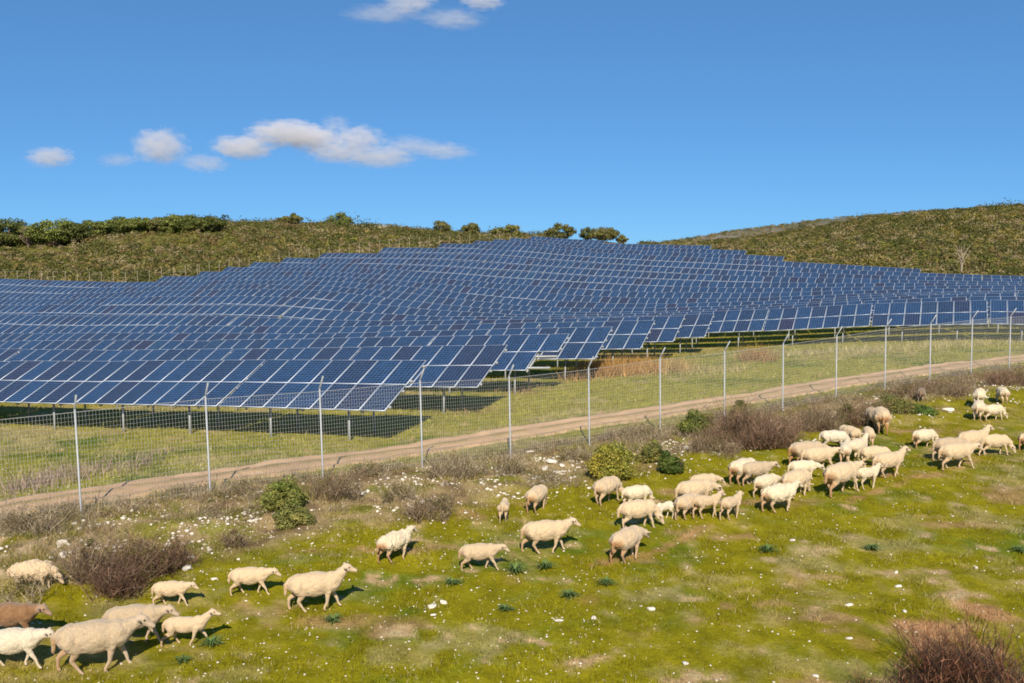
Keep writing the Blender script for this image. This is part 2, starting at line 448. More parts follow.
# ------------------------------------------------------------------ dirt track behind the fence
near_e = [(-160, 552), (-40, 526), (0, 517), (75, 510), (150, 495), (200, 489), (256, 479), (331, 467), (413, 456), (512, 440), (590, 427), (664, 416), (727, 407), (768, 400), (820, 394), (900, 383), (960, 374), (1024, 364), (1110, 351), (1200, 340)]
far_e = [(-160, 526), (-40, 511), (0, 504), (75, 495), (150, 481), (200, 474), (256, 465), (331, 451), (413, 440), (512, 427), (590, 415), (664, 404), (727, 396), (768, 391), (820, 384), (900, 373), (960, 364), (1024, 354), (1110, 343), (1200, 333)]
ne = np.array([hit(*p)[:2] for p in near_e]); fe = np.array([hit(*p)[:2] for p in far_e])
def resample(p, n):
    # smooth first: pixel readings are rough
    for _ in range(6):
        q = p.copy(); q[1:-1] = (p[:-2] + 2 * p[1:-1] + p[2:]) / 4; p = q
    s = np.concatenate([[0], np.cumsum(np.linalg.norm(np.diff(p, axis=0), axis=1))]); t = np.linspace(0, s[-1], n)
    return np.stack([np.interp(t, s, p[:, 0]), np.interp(t, s, p[:, 1])], 1)
NS, NW = 500, 26
a = resample(ne, NS); b = resample(fe, NS)
tt = np.linspace(0, 1, NW)
PA = a[:, None] * (1 - tt)[None, :, None] + b[:, None] * tt[None, :, None]
e0 = (fbm(a[:, 0] / .8, a[:, 1] / .8, 61) - .5)[:, None] * .5; e1 = (fbm(b[:, 0] / .8, b[:, 1] / .8, 62) - .5)[:, None] * .5
off = e0 * (1 - tt)[None] ** 2 + e1 * tt[None] ** 2
PA = PA + off[..., None] * FN[None, None]
dx, dy = PA[..., 0].ravel(), PA[..., 1].ravel()
ttt = np.tile(tt, NS)
rut = -0.05 * np.exp(-((ttt - .25) / .1) ** 2) - 0.05 * np.exp(-((ttt - .75) / .1) ** 2) + .03 * np.exp(-((ttt - .5) / .08) ** 2)
dz = ground(dx, dy) + .075 + rut
dz[(ttt < .01) | (ttt > .99)] -= .16
di = np.arange(NS * NW).reshape(NS, NW)
df = np.stack([di[:-1, :-1], di[1:, :-1], di[1:, 1:], di[:-1, 1:]], -1).reshape(-1, 4)
dme = mesh_np('dirt_track', np.stack([dx, dy, dz], 1), df[:, ::-1], [M['dirt']], smooth=True)
nn = fbm(dx / .7, dy / .7, 71)[:, None]; n5 = fbm(dx / .2, dy / .2, 72, 3)[:, None]
dc = np.array((.60, .40, .235)) * (.75 + .4 * nn)
mid = np.exp(-((ttt - .5) / .10) ** 2)[:, None] * sstep(.22, .46, nn + (n5 - .5) * .4)
dc = dc + (np.array((.28, .22, .08)) - dc) * mid * .8
edg = np.clip(np.maximum(sstep(.86, 1.0, ttt), sstep(.14, 0, ttt)), 0, 1)[:, None] * sstep(.35, .6, n5)
dc = dc + (np.array((.30, .26, .10)) - dc) * edg * .7
ca = dme.attributes.new('Col', 'FLOAT_COLOR', 'POINT')
ca.data.foreach_set('color', np.hstack([dc, np.ones((len(dc), 1))]).astype(np.float32).ravel())
tag(link('dirt_track', dme), kind='structure')
path_mid = resample((ne + fe) / 2, 200)
def on_path(x, y):
    out = np.zeros(len(x), bool)
    for s in range(0, len(x), 50000):
        d = np.hypot(x[s:s + 50000, None] - path_mid[None, :, 0], y[s:s + 50000, None] - path_mid[None, :, 1]).min(1)
        out[s:s + 50000] = d < 1.0
    return out

# ------------------------------------------------------------------ grass (stuff)
def frustum_points(n, y0, y1, margin=40, power=1.0):
    """random ground points seen between distances y0 and y1, uniform in area"""
    y = np.sqrt(RNG.uniform(0, 1, n) * (y1 ** 2 - y0 ** 2) + y0 ** 2)
    u = RNG.uniform(-(512 + margin) / F, (512 + margin) / F, n)
    return u * y * 1.005, y
def blades(x, y, h, w, col):
    n = len(x); z = ground(x, y) - .01
    a = RNG.uniform(0, 2 * math.pi, n); lean = RNG.normal(0, .45, (n, 2)) * h[:, None]
    ax, ay = np.cos(a) * w / 2, np.sin(a) * w / 2
    v = np.stack([np.stack([x - ax, y - ay, z], 1), np.stack([x + ax, y + ay, z], 1), np.stack([x + lean[:, 0], y + lean[:, 1], z + h], 1)], 1)
    return v.reshape(-1, 3), np.arange(n * 3).reshape(n, 3), col
x, y = frustum_points(620000, 13.2, 47)
d = fence_dist(x, y); keep = (d < .8); x, y, d = x[keep], y[keep], d[keep]
col = ground_col(x, y); n = len(x)
col = col * RNG.uniform(.45, 1.55, (n, 1)); st = RNG.uniform(0, 1, n) < .10; col[st] = np.array((.52, .44, .22)) * RNG.uniform(.7, 1.1, (st.sum(), 1))
h = RNG.uniform(.02, .07, n) * (.6 + 1.0 * sstep(.42, .68, fbm(x / .6, y / .6, 44))); w = RNG.uniform(.008, .02, n)
bk = (d > -4.4) & (d < .6) & (RNG.uniform(0, 1, n) < .55 * sstep(.45, .6, fbm(x / 1.1, y / 1.1, 333))); h[bk] *= 2.4; col[bk] = np.array((.42, .31, .16)) * RNG.uniform(.5, 1.3, (bk.sum(), 1)); gb = bk & (RNG.uniform(0, 1, n) < .35); col[gb] = np.array((.22, .22, .03)) * RNG.uniform(.5, 1.3, (gb.sum(), 1))
v, f, c = blades(x, y, h, w, col)
tag(link('short_grass', mesh_np('short_grass', v, f, [M['blade']], cols=c)), 'short yellow-green pasture grass on the meadow', 'grass', kind='stuff')
x, y = frustum_points(330000, 24, 95)
k = rowk(x, y); d = fence_dist(x, y)
keep = (d > .4) & ~on_path(x, y) & (RNG.uniform(0, 1, len(x)) < np.clip(38 / y, 0, 1) ** 1.2); x, y = x[keep], y[keep]
n = len(x); col = ground_col(x, y) * RNG.uniform(.6, 1.35, (n, 1)); st = RNG.uniform(0, 1, n) < .12; col[st] = np.array((.55, .45, .22)) * RNG.uniform(.7, 1.1, (st.sum(), 1))
h = RNG.uniform(.05, .20, n) * (.5 + fbm(x / 2, y / 2, 45)); w = RNG.uniform(.015, .035, n)
v, f, c = blades(x, y, h, w, col)
tag(link('field_grass', mesh_np('field_grass', v, f, [M['blade']], cols=c)), 'rough grass between the fence and the solar panels', 'grass', kind='stuff')

# tall straw-coloured grass between track and panels
cl = []
for (px, py, wd, cnt, hh, colr) in ((600, 374, 40, 900, .95, (.46, .26, .09)), (640, 372, 46, 1100, .95, (.52, .31, .11)), (672, 370, 30, 500, .8, (.50, .36, .14)), (575, 378, 20, 300, .7, (.45, .27, .10)), (757, 361, 18, 420, 1.0, (.42, .25, .10)),
                                    (705, 372, 60, 300, .45, (.5, .40, .18)), (860, 352, 120, 700, .5, (.5, .42, .2)), (960, 345, 120, 700, .5, (.5, .42, .2)), (330, 425, 60, 200, .3, (.5, .42, .2)), (80, 470, 60, 200, .3, (.42, .33, .2)), (30, 487, 40, 260, .4, (.36, .26, .2)), (145, 463, 20, 120, .4, (.36, .26, .2)), (95, 472, 14, 120, .4, (.36, .26, .2)), (55, 478, 14, 120, .4, (.36, .26, .2)), (520, 392, 30, 220, .4, (.36, .24, .12)), (470, 412, 60, 200, .3, (.36, .25, .12))):
    hx, hy, hz = hit(px, py); s = hy / F
    xs = hx + RNG.normal(0, wd * s * .42, cnt); ys = hy + RNG.normal(0, 1.1, cnt)
    cl.append((xs, ys, RNG.uniform(.55, 1.1, cnt) * hh, RNG.uniform(.02, .045, cnt), np.array(colr) * RNG.uniform(.65, 1.3, (cnt, 1))))
x, y, h, w, col = [np.concatenate([q[i] for q in cl]) for i in range(5)]
v, f, c = blades(x, y, h, w, col)
tag(link('tall_dry_grass', mesh_np('tall_dry_grass', v, f, [M['blade']], cols=c)), 'clumps of tall straw-brown dry grass in front of the panel rows', 'grass', kind='stuff')
# ------------------------------------------------------------------ wire fence with bent posts
fr = empty('wire_fence', (float(F0[0]), float(F0[1]), gz(*F0)))
tag(fr, 'tall galvanised wire mesh fence with bent-top steel posts beside the dirt track', 'fence')
LEAN = np.array([-.022, 0.0, 1.0])
OUT = -FN * .24
def post_xyz(i):
    x, y = fence_pt(i); return np.array([x, y, gz(x, y)])
PH = 2.5
pm = MB(); pm.tube([(0, 0, -.5), tuple(LEAN * PH)], .026, 8); pm.tube([tuple(LEAN * PH), tuple(LEAN * PH + np.array([OUT[0], OUT[1], .36]))], .024, 8)
pm.box((-.05, -.05, -.05), (.05, .05, .02))
post_me = pm.mesh('post', [M['galv']])
base0 = np.array(fr.location)
for i in range(-3, 21):
    p = post_xyz(i)
    o = link('post', post_me, fr); o.location = p - base0
    q = post_xyz(i + 1)
    if i == 20: break
    mb = MB()
    d = (q - p); ln = np.linalg.norm(d[:2])
    r = .0026 if i < 6 else .0031
    k = int(ln / .075)
    for j in range(1, k):
        t = j / k; b = p + d * t; gzz = gz(b[0], b[1])
        lo = np.array([b[0], b[1], min(gzz, b[2] + .3) + .03]); hi = b + LEAN * (PH - .08)
        mb.tube([lo - base0, hi - base0], r, 3, cap=False)
    for hgt in np.arange(.12, PH, .1):
        mb.tube([p + LEAN * hgt - base0, q + LEAN * hgt - base0], r, 3, cap=False)
    for hgt in (PH - .07,):
        mb.tube([p + LEAN * hgt - base0 + np.array([0, .01, 0]), q + LEAN * hgt - base0 + np.array([0, .01, 0])], .004, 4, cap=False)
    link('wire_mesh', mb.mesh('wire_mesh', [M['wire']]), fr)
# one bracing strut
mb = MB(); p = post_xyz(-2); mb.tube([p + LEAN * 2.2 - base0, p + np.array([FD[0] * 1.3, FD[1] * 1.3, -.1]) - base0], .025, 6); link('brace', mb.mesh('brace', [M['galv']]), fr)

# ------------------------------------------------------------------ solar tables
PW, PL, PP, PPL = 1.0, 1.62, 1.02, 1.64
NCOL = 7
TLEN = NCOL * PP
def panel_geo(ox, oy, ids, v, f, m, uv):
    """one framed panel with its lower left corner at ox, oy in the plane of the table"""
    fw, t = .027, .04
    def vv(x, y, z): v.append((ox + x, oy + y, z)); return len(v) - 1
    o = [vv(0, 0, 0), vv(PW, 0, 0), vv(PW, PL, 0), vv(0, PL, 0)]
    i = [vv(fw, fw, 0), vv(PW - fw, fw, 0), vv(PW - fw, PL - fw, 0), vv(fw, PL - fw, 0)]
    b = [vv(0, 0, -t), vv(PW, 0, -t), vv(PW, PL, -t), vv(0, PL, -t)]
    g = [vv(fw, fw, -.004), vv(PW - fw, fw, -.004), vv(PW - fw, PL - fw, -.004), vv(fw, PL - fw, -.004)]
    z4 = [(0, 0)] * 4
    for a in range(4):
        c = (a + 1) % 4
        f.append((o[a], o[c], i[c], i[a])); m.append(1); uv.extend(z4)
        f.append((b[a], b[c], o[c], o[a])); m.append(1); uv.extend(z4)
    f.append(tuple(g)); m.append(0)
    e = .002
    uv.extend([(ids[0] + e, ids[1] + e), (ids[0] + 1 - e, ids[1] + e), (ids[0] + 1 - e, ids[1] + 1 - e), (ids[0] + e, ids[1] + 1 - e)])
    f.append((b[3], b[2], b[1], b[0])); m.append(2); uv.extend(z4)
PMATS = [M['cell'], M['alu'], M['back']]
v, f, m, uv = [], [], [], []
panel_geo(-PW / 2, 0, (0, 0), v, f, m, uv)
panel_me = mesh_np('solar_panel', v, f, PMATS, uvs=uv, midx=m)
v, f, m, uv = [], [], [], []
for c_ in range(NCOL):
    for r_ in range(2):
        panel_geo(-TLEN / 2 + c_ * PP + .01, r_ * PPL, (c_, r_), v, f, m, uv)
panels_me = mesh_np('solar_panels', v, f, PMATS, uvs=uv, midx=m)
# carrying frame in the tilted plane: purlins along the row, sloped rafters
mb = MB()
for yy in (.32, 1.32, 1.96, 2.96):
    mb.box((-TLEN / 2 - .05, yy - .04, -.13), (TLEN / 2 + .05, yy + .04, -.045))
for xx in (-2.5, 0, 2.5):
    mb.box((xx - .04, .15, -.25), (xx + .04, 3.15, -.132))
frame_me = mb.mesh('carrying_frame', [M['galv']])
def leg_mesh(h):
    mb = MB(); mb.box((-.035, -.03, -.6), (.035, .03, h)); mb.box((-.05, -.045, h - .14), (.05, .045, h - .02)); return mb.mesh('leg', [M['galv']])
Y1, Y2 = .62, 2.35
leg_f = leg_mesh(HB + Y1 * math.tan(TILT) * math.cos(TILT) - .1); leg_r = leg_mesh(HB + Y2 * math.tan(TILT) * math.cos(TILT) - .1)
mb = MB()
for xx in (-2.5, 0, 2.5):
    for yy, hh in ((Y1, 0), (Y2, 0)):
        hz = HB + yy * math.sin(TILT) - .1
        mb.box((xx - .05, yy * math.cos(TILT) - .04, -.6), (xx + .05, yy * math.cos(TILT) + .04, hz))
legs_me = None

ORD = ['nearest', 'second', 'third', 'fourth', 'fifth', 'sixth', 'seventh', 'eighth', 'ninth', 'tenth', 'eleventh', 'twelfth', 'thirteenth', 'fourteenth', 'fifteenth', 'sixteenth', 'seventeenth', 'eighteenth', 'nineteenth', 'twentieth', 'twenty-first', 'twenty-second', 'twenty-third']
ORD1 = ['first'] + ORD[1:]
RIGHT = {1: 386, 2: 479, 3: 548, 4: 596, 5: 642, 6: 674.5, 7: 706}
ROWEND = {19: 909, 20: 811, 21: 757, 22: 705, 23: 613}
ROWSTART = {12: 120, 13: 165, 14: 208, 15: 246, 16: 285, 17: 325, 18: 355, 19: 395, 20: 438, 21: 475, 22: 508, 23: 522}
def row_t(k, px):
    """distance along row k where it meets a pixel column"""
    b = P0 + PITCH * (k - 1) * RN; u = (px - 512) / F
    return (u * (CP * b[1] + .5) - b[0]) / (RD[0] - u * CP * RD[1])
STEP = TLEN + .07
EDGE_X = [0, 130, 200, 256, 330, 450, 525, 620]; EDGE_Y = [283.5, 281, 272, 262, 252, 243, 236.5, 236]
def row_start(k, tr):
    b = P0 + PITCH * (k - 1) * RN
    t = np.linspace(row_t(k, -60), tr, 500)
    x = b[0] + RD[0] * t + RN[0] * SL * math.cos(TILT); y = b[1] + RD[1] * t + RN[1] * SL * math.cos(TILT)
    z = ground_smooth(x - RN[0] * 1.5, y - RN[1] * 1.5) + HB + SL * math.sin(TILT)
    px, py = project(x, y, z)
    ok = py > np.interp(px, EDGE_X, EDGE_Y) - .4
    bad = np.where(~ok)[0]
    return t[min(bad[-1] + 1, len(t) - 1)] if len(bad) else t[0]
tables = []
for k in range(1, 24):
    b = P0 + PITCH * (k - 1) * RN
    tr = row_t(k, RIGHT.get(k, ROWEND.get(k, 1075)))
    tl = row_t(k, ROWSTART.get(k, -60))
    if k >= 8 and k not in ROWEND: tr += random.uniform(0, 4)
    cs = []
    if k >= 12:
        tl = row_start(k, tr); t = tl + TLEN / 2
        while t + TLEN / 2 < tr + TLEN * .3: cs.append(t); t += STEP
        cs = cs[::-1]
    else:
        t = tr - TLEN / 2
        while t + TLEN / 2 > tl: cs.append(t); t -= STEP
    for n, t in enumerate(cs):
        pa = b + RD * (t - TLEN / 2); pb = b + RD * (t + TLEN / 2)
        pc = (pa + pb) / 2
        za = float(ground_smooth(pa[0] + RN[0] * 1.5, pa[1] + RN[1] * 1.5)); zb = float(ground_smooth(pb[0] + RN[0] * 1.5, pb[1] + RN[1] * 1.5))
        tables.append((k, n, pc, (za + zb) / 2 + random.uniform(-.03, .03), math.atan2(zb - za, TLEN) + random.uniform(-.004, .004)))
RZ = math.atan2(RD[1], RD[0])
for k, n, pc, z, ang in tables:
    e = empty('solar_table', (pc[0], pc[1], z), 0)
    e.rotation_euler = (0, -ang, RZ)
    where = 'nearest the fence' if k == 1 else f'{ORD[k - 1]} row back from the fence'
    end = 'rightmost' if n == 0 else f'{ORD1[n]} from right'
    lab = f'blue solar table, {end}, in the row nearest the fence' if k == 1 else f'blue solar table, {end}, in the {ORD[k - 1]} row from the fence'
    missing = set()
    if k == 3 and n == 0:
        missing = {(6, 0)}; lab = 'blue solar table with a bare rail where its lower right panel is missing'
    tag(e, lab, 'solar table', 'rows of tilted solar tables on the hillside')
    dist = pc[1]
    if dist < 68:
        for c_ in range(NCOL):
            for r_ in range(2):
                if (c_, r_) in missing: continue
                o = link('solar_panel', panel_me, e)
                o.location = (-TLEN / 2 + (c_ + .5) * PP, r_ * PPL * math.cos(TILT), HB + r_ * PPL * math.sin(TILT)); o.rotation_euler = (TILT, 0, 0)
    else:
        o = link('solar_panels', panels_me, e); o.location = (0, 0, HB); o.rotation_euler = (TILT, 0, 0)
    o = link('carrying_frame', frame_me, e); o.location = (0, 0, HB); o.rotation_euler = (TILT, 0, 0)
    for xx in (-1.7, 1.7):
        o = link('leg', leg_f, e); o.location = (xx, Y1 * math.cos(TILT), 0); o.rotation_euler = (0, ang, 0)
        o = link('leg', leg_r, e); o.location = (xx, Y2 * math.cos(TILT), 0); o.rotation_euler = (0, ang, 0)

# ------------------------------------------------------------------ far boundary fence at the foot of the left hill
bf = empty('boundary_fence', (0, 150, gz(0, 150))); bl = np.array(bf.location)
tag(bf, 'thin far fence of pale posts between the panels and the left hill', 'fence')
mb = MB(); mb.tube([(0, 0, -.5), (0, 0, 2.6)], .032, 6); bp = mb.mesh('post', [simple_mat('weathered_post', (.30, .25, .17), .9)])
pts = []
for px in np.concatenate([np.arange(-30, 200, 12), np.arange(200, 520, 10)]):
    u = (px - 512) / F
    for Y in np.arange(60, 240, .5):
        if rowk(u * Y, Y) > np.interp(px, LIM_PX, LIM_K) + .95:
            pts.append(np.array([u * Y, Y, gz(u * Y, Y)])); break
for p in pts:
    o = link('post', bp, bf); o.location = p - bl
mb = MB()
for a_, b_ in zip(pts[:-1], pts[1:]):
    for hgt in (1.0, 1.8, 2.5): mb.tube([a_ - bl + (0, 0, hgt), b_ - bl + (0, 0, hgt)], .006, 3, cap=False)
link('strand_wire', mb.mesh('strand_wire', [M['wire']]), bf)

# ------------------------------------------------------------------ shrubs
def lobes(w, h, n, flat=1.0, rng=RNG):
    c = rng.normal(size=(n, 3)); c /= np.linalg.norm(c, axis=1, keepdims=True)
    c[:, 2] = np.abs(c[:, 2]); c *= rng.uniform(.35, .95, (n, 1)) ** .6
    return np.stack([c[:, 0] * w * .42, c[:, 1] * w * .42, h * (.16 + .66 * c[:, 2] * rng.uniform(.7, 1.1, n))], 1), rng.uniform(.09, .22, n) * w
def leaf_cloud(w, h, nl, per, size, cols, rng=RNG, squash=.75):
    lc, lr = lobes(w, h, nl)
    cen, nor, col = [], [], []
    for (c, r) in zip(lc, lr):
        d = rng.normal(size=(per, 3)); d /= np.linalg.norm(d, axis=1, keepdims=True)
        rad = rng.uniform(.45, 1.08, (per, 1)) ** .7
        p = c + d * rad * r * np.array([1, 1, squash]); p[:, 2] = np.maximum(p[:, 2], .03)
        base = np.array(cols[rng.integers(len(cols))]) * rng.uniform(.75, 1.2)
        cen.append(p); nor.append(d + rng.normal(0, .55, (per, 3)) + (0, 0, .2)); col.append(base * rng.uniform(.55, 1.45, (per, 1)))
    cen = np.vstack(cen); nor = np.vstack(nor); col = np.vstack(col)
    v, f = leaf_quads(cen, nor, rng.uniform(.6, 1.4, len(cen)) * size, 1.5, rng)
    return v, f, col
def strips(pts, wid, cols, rng):
    """pts (n, k, 3) polylines to flat tapering strips"""
    n, k = pts.shape[:2]
    s = rng.normal(size=(n, 3)); s[:, 2] *= .3; s /= np.linalg.norm(s, axis=1, keepdims=True)
    tp = np.linspace(1, .3, k)[None, :, None] * wid[:, None, None]
    v = np.stack([pts - s[:, None] * tp, pts + s[:, None] * tp], 2).reshape(-1, 3)
    i = (np.arange(n) * 2 * k)[:, None]
    f = np.vstack([i + np.array([[2 * q, 2 * q + 1, 2 * q + 3, 2 * q + 2]]) for q in range(k - 1)])
    return v, f, np.vstack([cols] * (k - 1))
def twigs(w, h, n, wd, cols, rng=RNG, spread=.5, droop=.15):
    nc = max(3, int(4 + 5 * w)); n1 = max(8, n // 4); n2 = n - n1
    ca = rng.uniform(0, 6.28, nc); cr = np.sqrt(rng.uniform(0, 1, nc)) * w * .42
    cx, cy = np.cos(ca) * cr, np.sin(ca) * cr
    ch = h * rng.uniform(.45, 1.05, nc) * (1 - .35 * (cr / (w * .42)) ** 2); cl = rng.normal(0, .25, (nc, 2))
    q = rng.integers(nc, size=n1)
    p = np.zeros((n1, 5, 3)); p[:, 0, 0] = cx[q] + rng.normal(0, w * .05, n1); p[:, 0, 1] = cy[q] + rng.normal(0, w * .05, n1)
    hh = ch[q] * rng.uniform(.6, 1.0, n1); d = np.stack([cl[q, 0] + rng.normal(0, spread, n1), cl[q, 1] + rng.normal(0, spread, n1), np.ones(n1)], 1)
    for j in range(1, 5):
        d = d + rng.normal(0, .28, (n1, 3)) * [1, 1, .5]
        p[:, j] = p[:, j - 1] + d * hh[:, None] / 4
        p[:, j, 2] = np.clip(p[:, j, 2], .01, h * 1.05)
    c1 = np.array(cols)[rng.integers(len(cols), size=n1)] * rng.uniform(.5, 1.1, (n1, 1))
    # side shoots
    o = rng.integers(n1, size=n2); t = rng.uniform(.8, 3.99, n2); j = t.astype(int); fr_ = (t - j)[:, None]
    b0 = p[o, j] * (1 - fr_) + p[o, np.minimum(j + 1, 4)] * fr_
    d2 = rng.normal(0, .75, (n2, 3)); d2[:, 2] = np.abs(d2[:, 2]) * .8 + .25; d2 /= np.linalg.norm(d2, axis=1, keepdims=True)
    ln_ = rng.uniform(.10, .34, n2)[:, None] * max(h, .3) * .8
    p2_ = np.stack([b0, b0 + d2 * ln_ * .5, b0 + (d2 + rng.normal(0, .3, (n2, 3))) * ln_], 1); p2_[..., 2] = np.maximum(p2_[..., 2], .01)
    c2 = np.array(cols)[rng.integers(len(cols), size=n2)] * rng.uniform(.6, 1.5, (n2, 1))
    v1, f1, k1 = strips(p, wd * rng.uniform(.8, 1.5, n1), c1, rng)
    v2, f2, k2 = strips(p2_, wd * rng.uniform(.5, 1.0, n2), c2, rng)
    return np.vstack([v1, v2]), np.vstack([f1, f2 + len(v1)]), np.vstack([k1, k2])
OLIVE = [(.33, .30, .045), (.26, .26, .04), (.40, .33, .05)]
OLIVE2 = [(.20, .20, .05), (.26, .23, .065), (.15, .16, .045)]
DARKG = [(.09, .13, .02), (.12, .16, .025), (.07, .105, .018)]
MIDG = [(.18, .21, .04), (.23, .23, .055), (.13, .16, .035)]
BROWN = [(.27, .19, .12), (.19, .13, .085), (.35, .26, .165)]
GREYB = [(.37, .295, .19), (.28, .22, .145), (.46, .37, .24)]
REDB = [(.25, .155, .10), (.18, .11, .075), (.32, .21, .135)]
def shrub(name, px, py, wpx, hpx, kind, cols, label, leafy=None, dens=1.0, cat='shrub', group=None):
    x, y, z = hit(px, py); s = y / F / CP; w, h = wpx * s, hpx * s * 1.02
    e = empty(name, (x, y + w * .25, gz(x, y + w * .25) - .03)); tag(e, label, cat, group)
    if kind == 'leaf':
        nl = int(16 + 22 * w)
        v, f, c = leaf_cloud(w, h, nl, int(230 * dens), .036, cols)
        link('foliage', mesh_np('foliage', v, f, [M['leaf']], cols=c), e)
        v, f, c = twigs(w * 1.05, h * 1.1, int(260 * w), .006, [cols[0], cols[1], BROWN[0]], spread=.6); link('stems', mesh_np('stems', v, f, [M['twig']], cols=c), e)
    else:
        v, f, c = twigs(w * 1.15, h, int(2700 * dens * max(w * w * .3, .3) * max(h, .5)), .006, cols)
        link('stems', mesh_np('stems', v, f, [M['twig']], cols=c), e)
        v, f, c = leaf_cloud(w, h * .9, int(8 + 8 * w), int(70 * dens), .022, leafy or [(.19, .13, .06), (.16, .14, .05)])
        link('foliage', mesh_np('foliage', v, f, [M['leaf']], cols=c), e)
    return e
SH = [
 ('green_bush', 613, 482, 56, 46, 'leaf', OLIVE, 'large rounded yellow-olive bush below the fence', None, 1.3),
 ('green_bush', 653, 463, 32, 30, 'leaf', OLIVE2, 'small greyish olive bush behind a dark green one', None, 1),
 ('green_bush', 671, 476, 27, 28, 'leaf', DARKG, 'compact dark green bush beside the large yellow-olive bush', None, 1.2),
 ('green_bush', 698, 440, 40, 32, 'leaf', MIDG, 'dark green bush at the left end of the big brown thicket', None, 1),
 ('green_bush', 740, 421, 23, 25, 'leaf', MIDG, 'upright dark green bush beside a fence post, above the brown thicket', None, 1),
 ('green_bush', 283, 514, 50, 38, 'leaf', MIDG, 'olive green bush at the foot of the fence, left of a twiggy brown one', None, 1),
 ('green_bush', 292, 528, 44, 22, 'leaf', OLIVE2, 'low spreading grey-green bush in front of the olive one', None, 1),
 ('green_bush', 846, 427, 24, 28, 'leaf', MIDG, 'narrow green bush between two brown shrubs above the white sheep', None, 1),
 ('green_bush', 898, 415, 44, 22, 'leaf', OLIVE2, 'dark olive bush left of the dark brown sheep', None, 1),
 ('green_bush', 922, 415, 36, 10, 'leaf', [(.13, .19, .03), (.10, .16, .03)], 'low bright green cushion plant below the dark brown sheep', None, 1),
 ('dry_shrub', 126, 589, 100, 54, 'twig', [(.17, .10, .065), (.12, .07, .05), (.24, .15, .095)], 'big sprawling reddish brown shrub, the largest at the left', [(.15, .095, .05), (.14, .13, .035)], 1.2),
 ('dry_shrub', 88, 584, 26, 74, 'twig', BROWN, 'tall narrow grey-brown shrub beside the sprawling reddish one', None, 1.3),
 ('dry_shrub', 165, 570, 50, 36, 'twig', REDB, 'low reddish brown shrub at the right of the sprawling one', None, 1),
 ('dry_shrub', 15, 606, 60, 36, 'twig', GREYB, 'grey-brown shrub hiding the legs of the shaggy grazing sheep', None, .6),
 ('dry_shrub', 22, 540, 56, 40, 'twig', GREYB, 'pale grey-brown shrub behind the shaggy grazing sheep', None, .8),
 ('dry_shrub', 332, 503, 52, 36, 'twig', BROWN, 'twiggy brown shrub at the foot of a fence post, right of the olive bush', None, 1),
 ('dry_shrub', 240, 500, 50, 26, 'twig', GREYB, 'grey twiggy shrub left of the olive bush by the fence', None, .7),
 ('dry_shrub', 432, 520, 60, 34, 'twig', BROWN, 'dark brown shrub on the stony bank above the running pair of ewes', None, 1.1),
 ('dry_shrub', 455, 482, 52, 36, 'twig', GREYB, 'grey-brown shrub right of the middle fence post', None, .8),
 ('dry_shrub', 505, 478, 44, 34, 'twig', GREYB, 'pale twiggy shrub at a fence post above the small lone ewe', None, .8),
 ('dry_shrub', 395, 502, 40, 30, 'twig', GREYB, 'thin grey shrub below a fence post, beside the dark brown shrub', None, .8),
 ('dry_shrub', 548, 488, 56, 20, 'twig', GREYB, 'low pinkish dry shrub beside the pile of white rocks', None, .7),
 ('dry_shrub', 757, 448, 74, 42, 'twig', REDB, 'thick dark reddish thicket right of the dark green bush', [(.14, .09, .05), (.12, .11, .035)], 1.5),
 ('dry_shrub', 712, 455, 56, 30, 'twig', BROWN, 'low brown shrub in front of the dark green bush', None, 1),
 ('dry_shrub', 820, 433, 50, 36, 'twig', BROWN, 'brown shrub just above the white-backed sheep', None, 1),
 ('dry_shrub', 866, 428, 36, 36, 'twig', REDB, 'dark shrub beside the sheep grazing with its rump to us', None, 1),
 ('dry_shrub', 640, 444, 60, 22, 'twig', GREYB, 'low dry brown shrub between two fence posts above the yellow-olive bush', None, .9),
 ('dry_shrub', 912, 398, 34, 22, 'twig', BROWN, 'dark twiggy shrub behind the dark brown sheep', None, 1),
 ('dry_shrub', 955, 394, 64, 20, 'twig', BROWN, 'long low brown shrub under the fence above the clustered white sheep', None, 1),
 ('dry_shrub', 1018, 386, 46, 24, 'twig', REDB, 'dark shrub below the fence at the far right edge', None, 1),
 ('dry_shrub', 235, 545, 18, 28, 'twig', BROWN, 'small upright brown shrub standing alone on the stony bank', None, 1.4),
 ('dry_shrub', 196, 520, 70, 22, 'twig', GREYB, 'wide low grey shrub along the track edge at the left', None, .6),
 ('dry_shrub', 575, 462, 40, 20, 'twig', GREYB, 'thin grey shrub left of the yellow-olive bush under the fence', None, .7),
 ('dry_shrub', 365, 478, 40, 22, 'twig', GREYB, 'low grey shrub between two fence posts left of the middle post', None, .7),
]
for (nm, px, py, w, h, kd, cols, lab, lf, dn) in SH: shrub(nm, px, py, w, h, kd, cols, lab, lf, dn)

